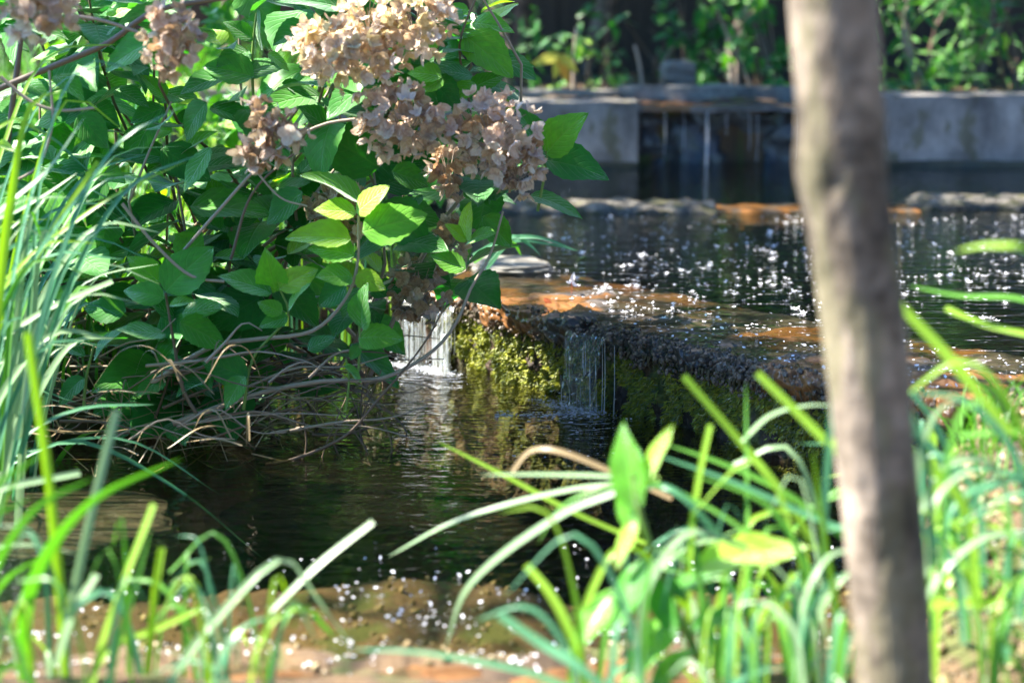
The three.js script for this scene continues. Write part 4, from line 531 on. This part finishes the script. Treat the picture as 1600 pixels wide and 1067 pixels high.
shade('added_evergreen', 'added low evergreen before the fence, dense crown blocking sky light over the planting', 0.35, -9.2, 3, [0.6, 2.3, -8.7], [2.8, 0.8, 1.4], 6500, 0.13, crownMats[0], 750, 0.05);  // tree added so its crown keeps sky light off the planting
shade('shade_tree', 'broad tree beyond the bamboo, crown darkening the planting', 2.6, -10.6, 5, [0.6, 4.6, -10.2], [2.8, 1.8, 2.0], 3800, 0.12, crownMats[0], 740);

{ // unseen hedge added beyond the fence to cut sky light and darken the background
  const g = thing('added_hedge', 'added tall evergreen hedge beyond the timber fence, blocking sky light from behind', 'hedge', V(0.4, 0.38, -10.5)); R = rng(760);
  for (let x = -6; x <= 6; x += 1.5) part('trunk', tube([V(x, -0.05, 0), V(x + rr(-0.1, 0.1), 1.5, rr(-0.1, 0.1)), V(x + rr(-0.2, 0.2), 3.2, 0)], 0.06, 0.02, 6, 8), M.wood, g);
  const ms = []; for (let i = 0; i < 15000; i++) { const x = rr(-6.6, 6.6), y = rr(0.2, 4.2 + 0.5 * n2(x * 0.9, 1)), z = rr(-0.6, 0.5) + 0.2 * n2(x * 1.5, y * 1.5); ms.push(basis(V(x, y, z), dirRand().add(V(0, -0.2, 0.3)), dirRand().add(V(0, 0.8, 0.5)), rr(0.1, 0.2))); }
  instanced('foliage', treeLeaf, crownMats[0], ms, g);
}
// ---------------------------------------------------------------- planting behind the wall
function leafy(name, label, c, r, nl, size, geos, mats, seed, stems = 4, group) {
  const g = thing(name, label, 'shrub', V(c[0], land(c[0], c[2]), c[2]), group); R = rng(seed); const b = g.position; const cc = V(0, c[1] - b.y, 0); let own = 0; const rest = {};
  for (let i = 0; i < stems; i++) part('stem', tube([V(rr(-0.05, 0.05), -0.03, rr(-0.05, 0.05)), V(rr(-0.6, 0.6) * r[0] * 0.5, cc.y * 0.6, rr(-0.3, 0.3) * r[2]), V(rr(-0.8, 0.8) * r[0], cc.y + rr(0, 0.8) * r[1], rr(-0.6, 0.6) * r[2])], rr(0.004, 0.009), 0.002, 5, 8), R() < 0.5 ? M.twigPale : M.twig, g);
  const cl = []; for (let i = 0; i < nl / 7; i++) cl.push(V(rr(-1, 1) * r[0], cc.y + rr(-1, 1) * r[1], rr(-1, 1) * r[2]));
  for (let i = 0; i < nl; i++) { const q = cl[Math.floor(R() * cl.length)], p = q.clone().addScaledVector(dirRand(), rr(0, size * 0.8)); if (p.y < 0.0) continue; const m = basis(p, dirRand().add(V(0, -0.3, 0.2)), V(rr(-0.6, 0.6), 1, rr(-0.2, 0.8)), size * rr(0.6, 1.3)), ge = geos[Math.floor(R() * geos.length)], mt = mats[Math.floor(R() * mats.length)]; if (own < 110 && p.z > -0.05 * r[2] && p.y + b.y < 0.85) { const l = part('leaf', ge, mt, g); m.decompose(l.position, l.quaternion, l.scale); own++; } else (rest[mt.uuid] ??= [mt, []])[1].push(ge.clone().applyMatrix4(m)); }
  for (const [mt, gs] of Object.values(rest)) part('foliage', mergeGeometries(gs), mt, g, 'stuff');
  return g;
}
const W = (px, d) => at(px, 100, d).x;
leafy('bamboo', 'green bamboo with narrow leaves above the right concrete wall, beside the trunk', [W(1440, 7.6), 0.78, -7.6], [0.3, 0.45, 0.2], 420, 0.11, lanceGeo, [M.leaf[0], M.leaf[1], M.leaf[2]], 801, 6, 'bamboo above the wall');
leafy('bamboo', 'green bamboo with narrow leaves at the far end of the right concrete wall', [W(1590, 7.7), 0.8, -7.7], [0.34, 0.45, 0.2], 420, 0.11, lanceGeo, [M.leaf[0], M.leaf[1], M.leaf[2]], 802, 6, 'bamboo above the wall');
leafy('bamboo', 'tall bamboo in the shade behind the front bamboo', [W(1520, 8.3), 1.1, -8.3], [0.6, 0.75, 0.2], 520, 0.12, lanceGeo, [M.leaf[0], M.leaf[1], M.leaf[2]], 803, 8, 'bamboo above the wall');
leafy('background_shrub', 'bright speckled shrub left of the trunk above the dark cascade', [W(1160, 7.7), 0.72, -7.7], [0.25, 0.35, 0.15], 260, 0.06, softGeo, [M.leaf[1], M.leaf[2], M.leaf[4]], 804, 6);
leafy('background_shrub', 'dark green shrub behind the speckled shrub above the cascade', [W(1200, 8.3), 0.95, -8.3], [0.4, 0.6, 0.2], 420, 0.08, softGeo, [M.leaf[0], M.leaf[1]], 805, 6);
leafy('background_shrub', 'small light green shrub with thin pale stems above the left concrete wall', [W(935, 7.45), 0.52, -7.45], [0.15, 0.13, 0.08], 90, 0.05, softGeo, [M.leaf[2], M.leaf[3], M.leaf[1]], 806, 6);
leafy('background_shrub', 'dark sparse shrub with bare stems in the shade before the fence', [W(1040, 8.4), 0.6, -8.4], [0.35, 0.3, 0.2], 150, 0.07, softGeo, [M.leaf[0], M.leaf[4]], 807, 8);
leafy('background_shrub', 'dark leafy shrub between hydrangea and timber fence', [W(780, 7.6), 0.62, -7.6], [0.24, 0.3, 0.2], 260, 0.09, lanceGeo, [M.leaf[0], M.leaf[4], M.leaf[1]], 808, 6);
leafy('background_shrub', 'wide leafy shrub on the bank far behind the hydrangea', [-1.6, 0.85, -6.6], [0.7, 0.6, 0.4], 700, 0.09, softGeo, [M.leaf[1], M.leaf[2], M.leaf[3]], 809, 8);
leafy('background_shrub', 'yellow green shrub rising close behind the hydrangea', [-0.85, 0.72, -5.2], [0.5, 0.45, 0.25], 560, 0.08, softGeo, [M.leaf[2], M.leaf[3], M.leaf[1]], 810, 6);
leafy('ground_ivy', 'low bright green leafy cover on the bank behind hydrangea stems', [-0.52, 0.36, -4.62], [0.42, 0.2, 0.14], 620, 0.065, softGeo, [M.leaf[1], M.leaf[2], M.leaf[3]], 811, 6);
{ // yellow leaves, tree stems in the shade
  const g = thing('yellow_leaf_seedling', 'small seedling with drooping yellow and orange leaves above the concrete wall', 'plant', V(W(875, 7.35), land(W(875, 7.35), -7.35), -7.35)); R = rng(820);
  part('stem', tube([V(0, 0, 0), V(0.01, 0.08, 0), V(0, 0.16, 0)], 0.003, 0.002, 5, 6), M.greenStem, g);
  const y1 = P({ color: lin(0.62, 0.58, 0.06), roughness: 0.95, transmission: 0.45, thickness: 0 }), y2 = P({ color: lin(0.7, 0.36, 0.03), roughness: 0.95, transmission: 0.45, thickness: 0 });
  [[-0.8, -0.25, y1, 0.12], [0.25, -0.9, y2, 0.12], [0.6, -0.6, y1, 0.1], [-0.2, -0.8, y1, 0.1]].forEach(([x, y, m, L]) => { const l = part('leaf', lanceGeo[1], m, g); basis(V(0, 0.16, 0.02), V(x, y, 0.2), V(0, 0.4, 1), V(L * 1.6, L, L)).decompose(l.position, l.quaternion, l.scale); });
  for (const [px, d, r, top, lab] of [[952, 8.9, 0.03, 2.6, 'slim mossy tree stem before the fence, above the left wall'], [1095, 8.8, 0.035, 2.8, 'slim mossy tree stem before the fence, above the dark cascade'], [812, 8.6, 0.04, 2.6, 'brown tree stem in shade behind the dried flower heads']]) { const t = thing('tree_stem', lab, 'tree', V(W(px, d), 0.38, -d)); part('trunk', tube([V(0, -0.05, 0), V(0.02, 0.8, 0), V(-0.03, 1.6, 0), V(0.02, top, 0)], r, r * 0.6, 8, 16), M.wood, t); crown(t, V(0.02, top, 0), V(0.7, 0.5, 0.5), 500, 0.09, crownMats[0], 830 + px, true, t.position); }
  for (const [px, y1p, y0p, dx, lab] of [[898, 42, 118, 3, 'pale bare stick standing beside yellow seedling'], [1000, 70, 140, -8, 'short brown stick leaning above the left wall']]) { const d = 7.4; single('bare_stick', tube([at(px - dx, y0p + 40, d), at(px, (y0p + y1p) / 2, d), at(px + dx, y1p, d)], 0.009, 0.006, 6, 8), M.twigPale, lab, 'stick'); }
  const pl = at(1060, 115, 7.5); rock('leaning_slab', 'pale weathered slab leaning in the planting above the cascade', pl, 0.07, 0.05, 0.03, M.dryStone, 77, 0.4);
}
renderer.render(scene, camera);
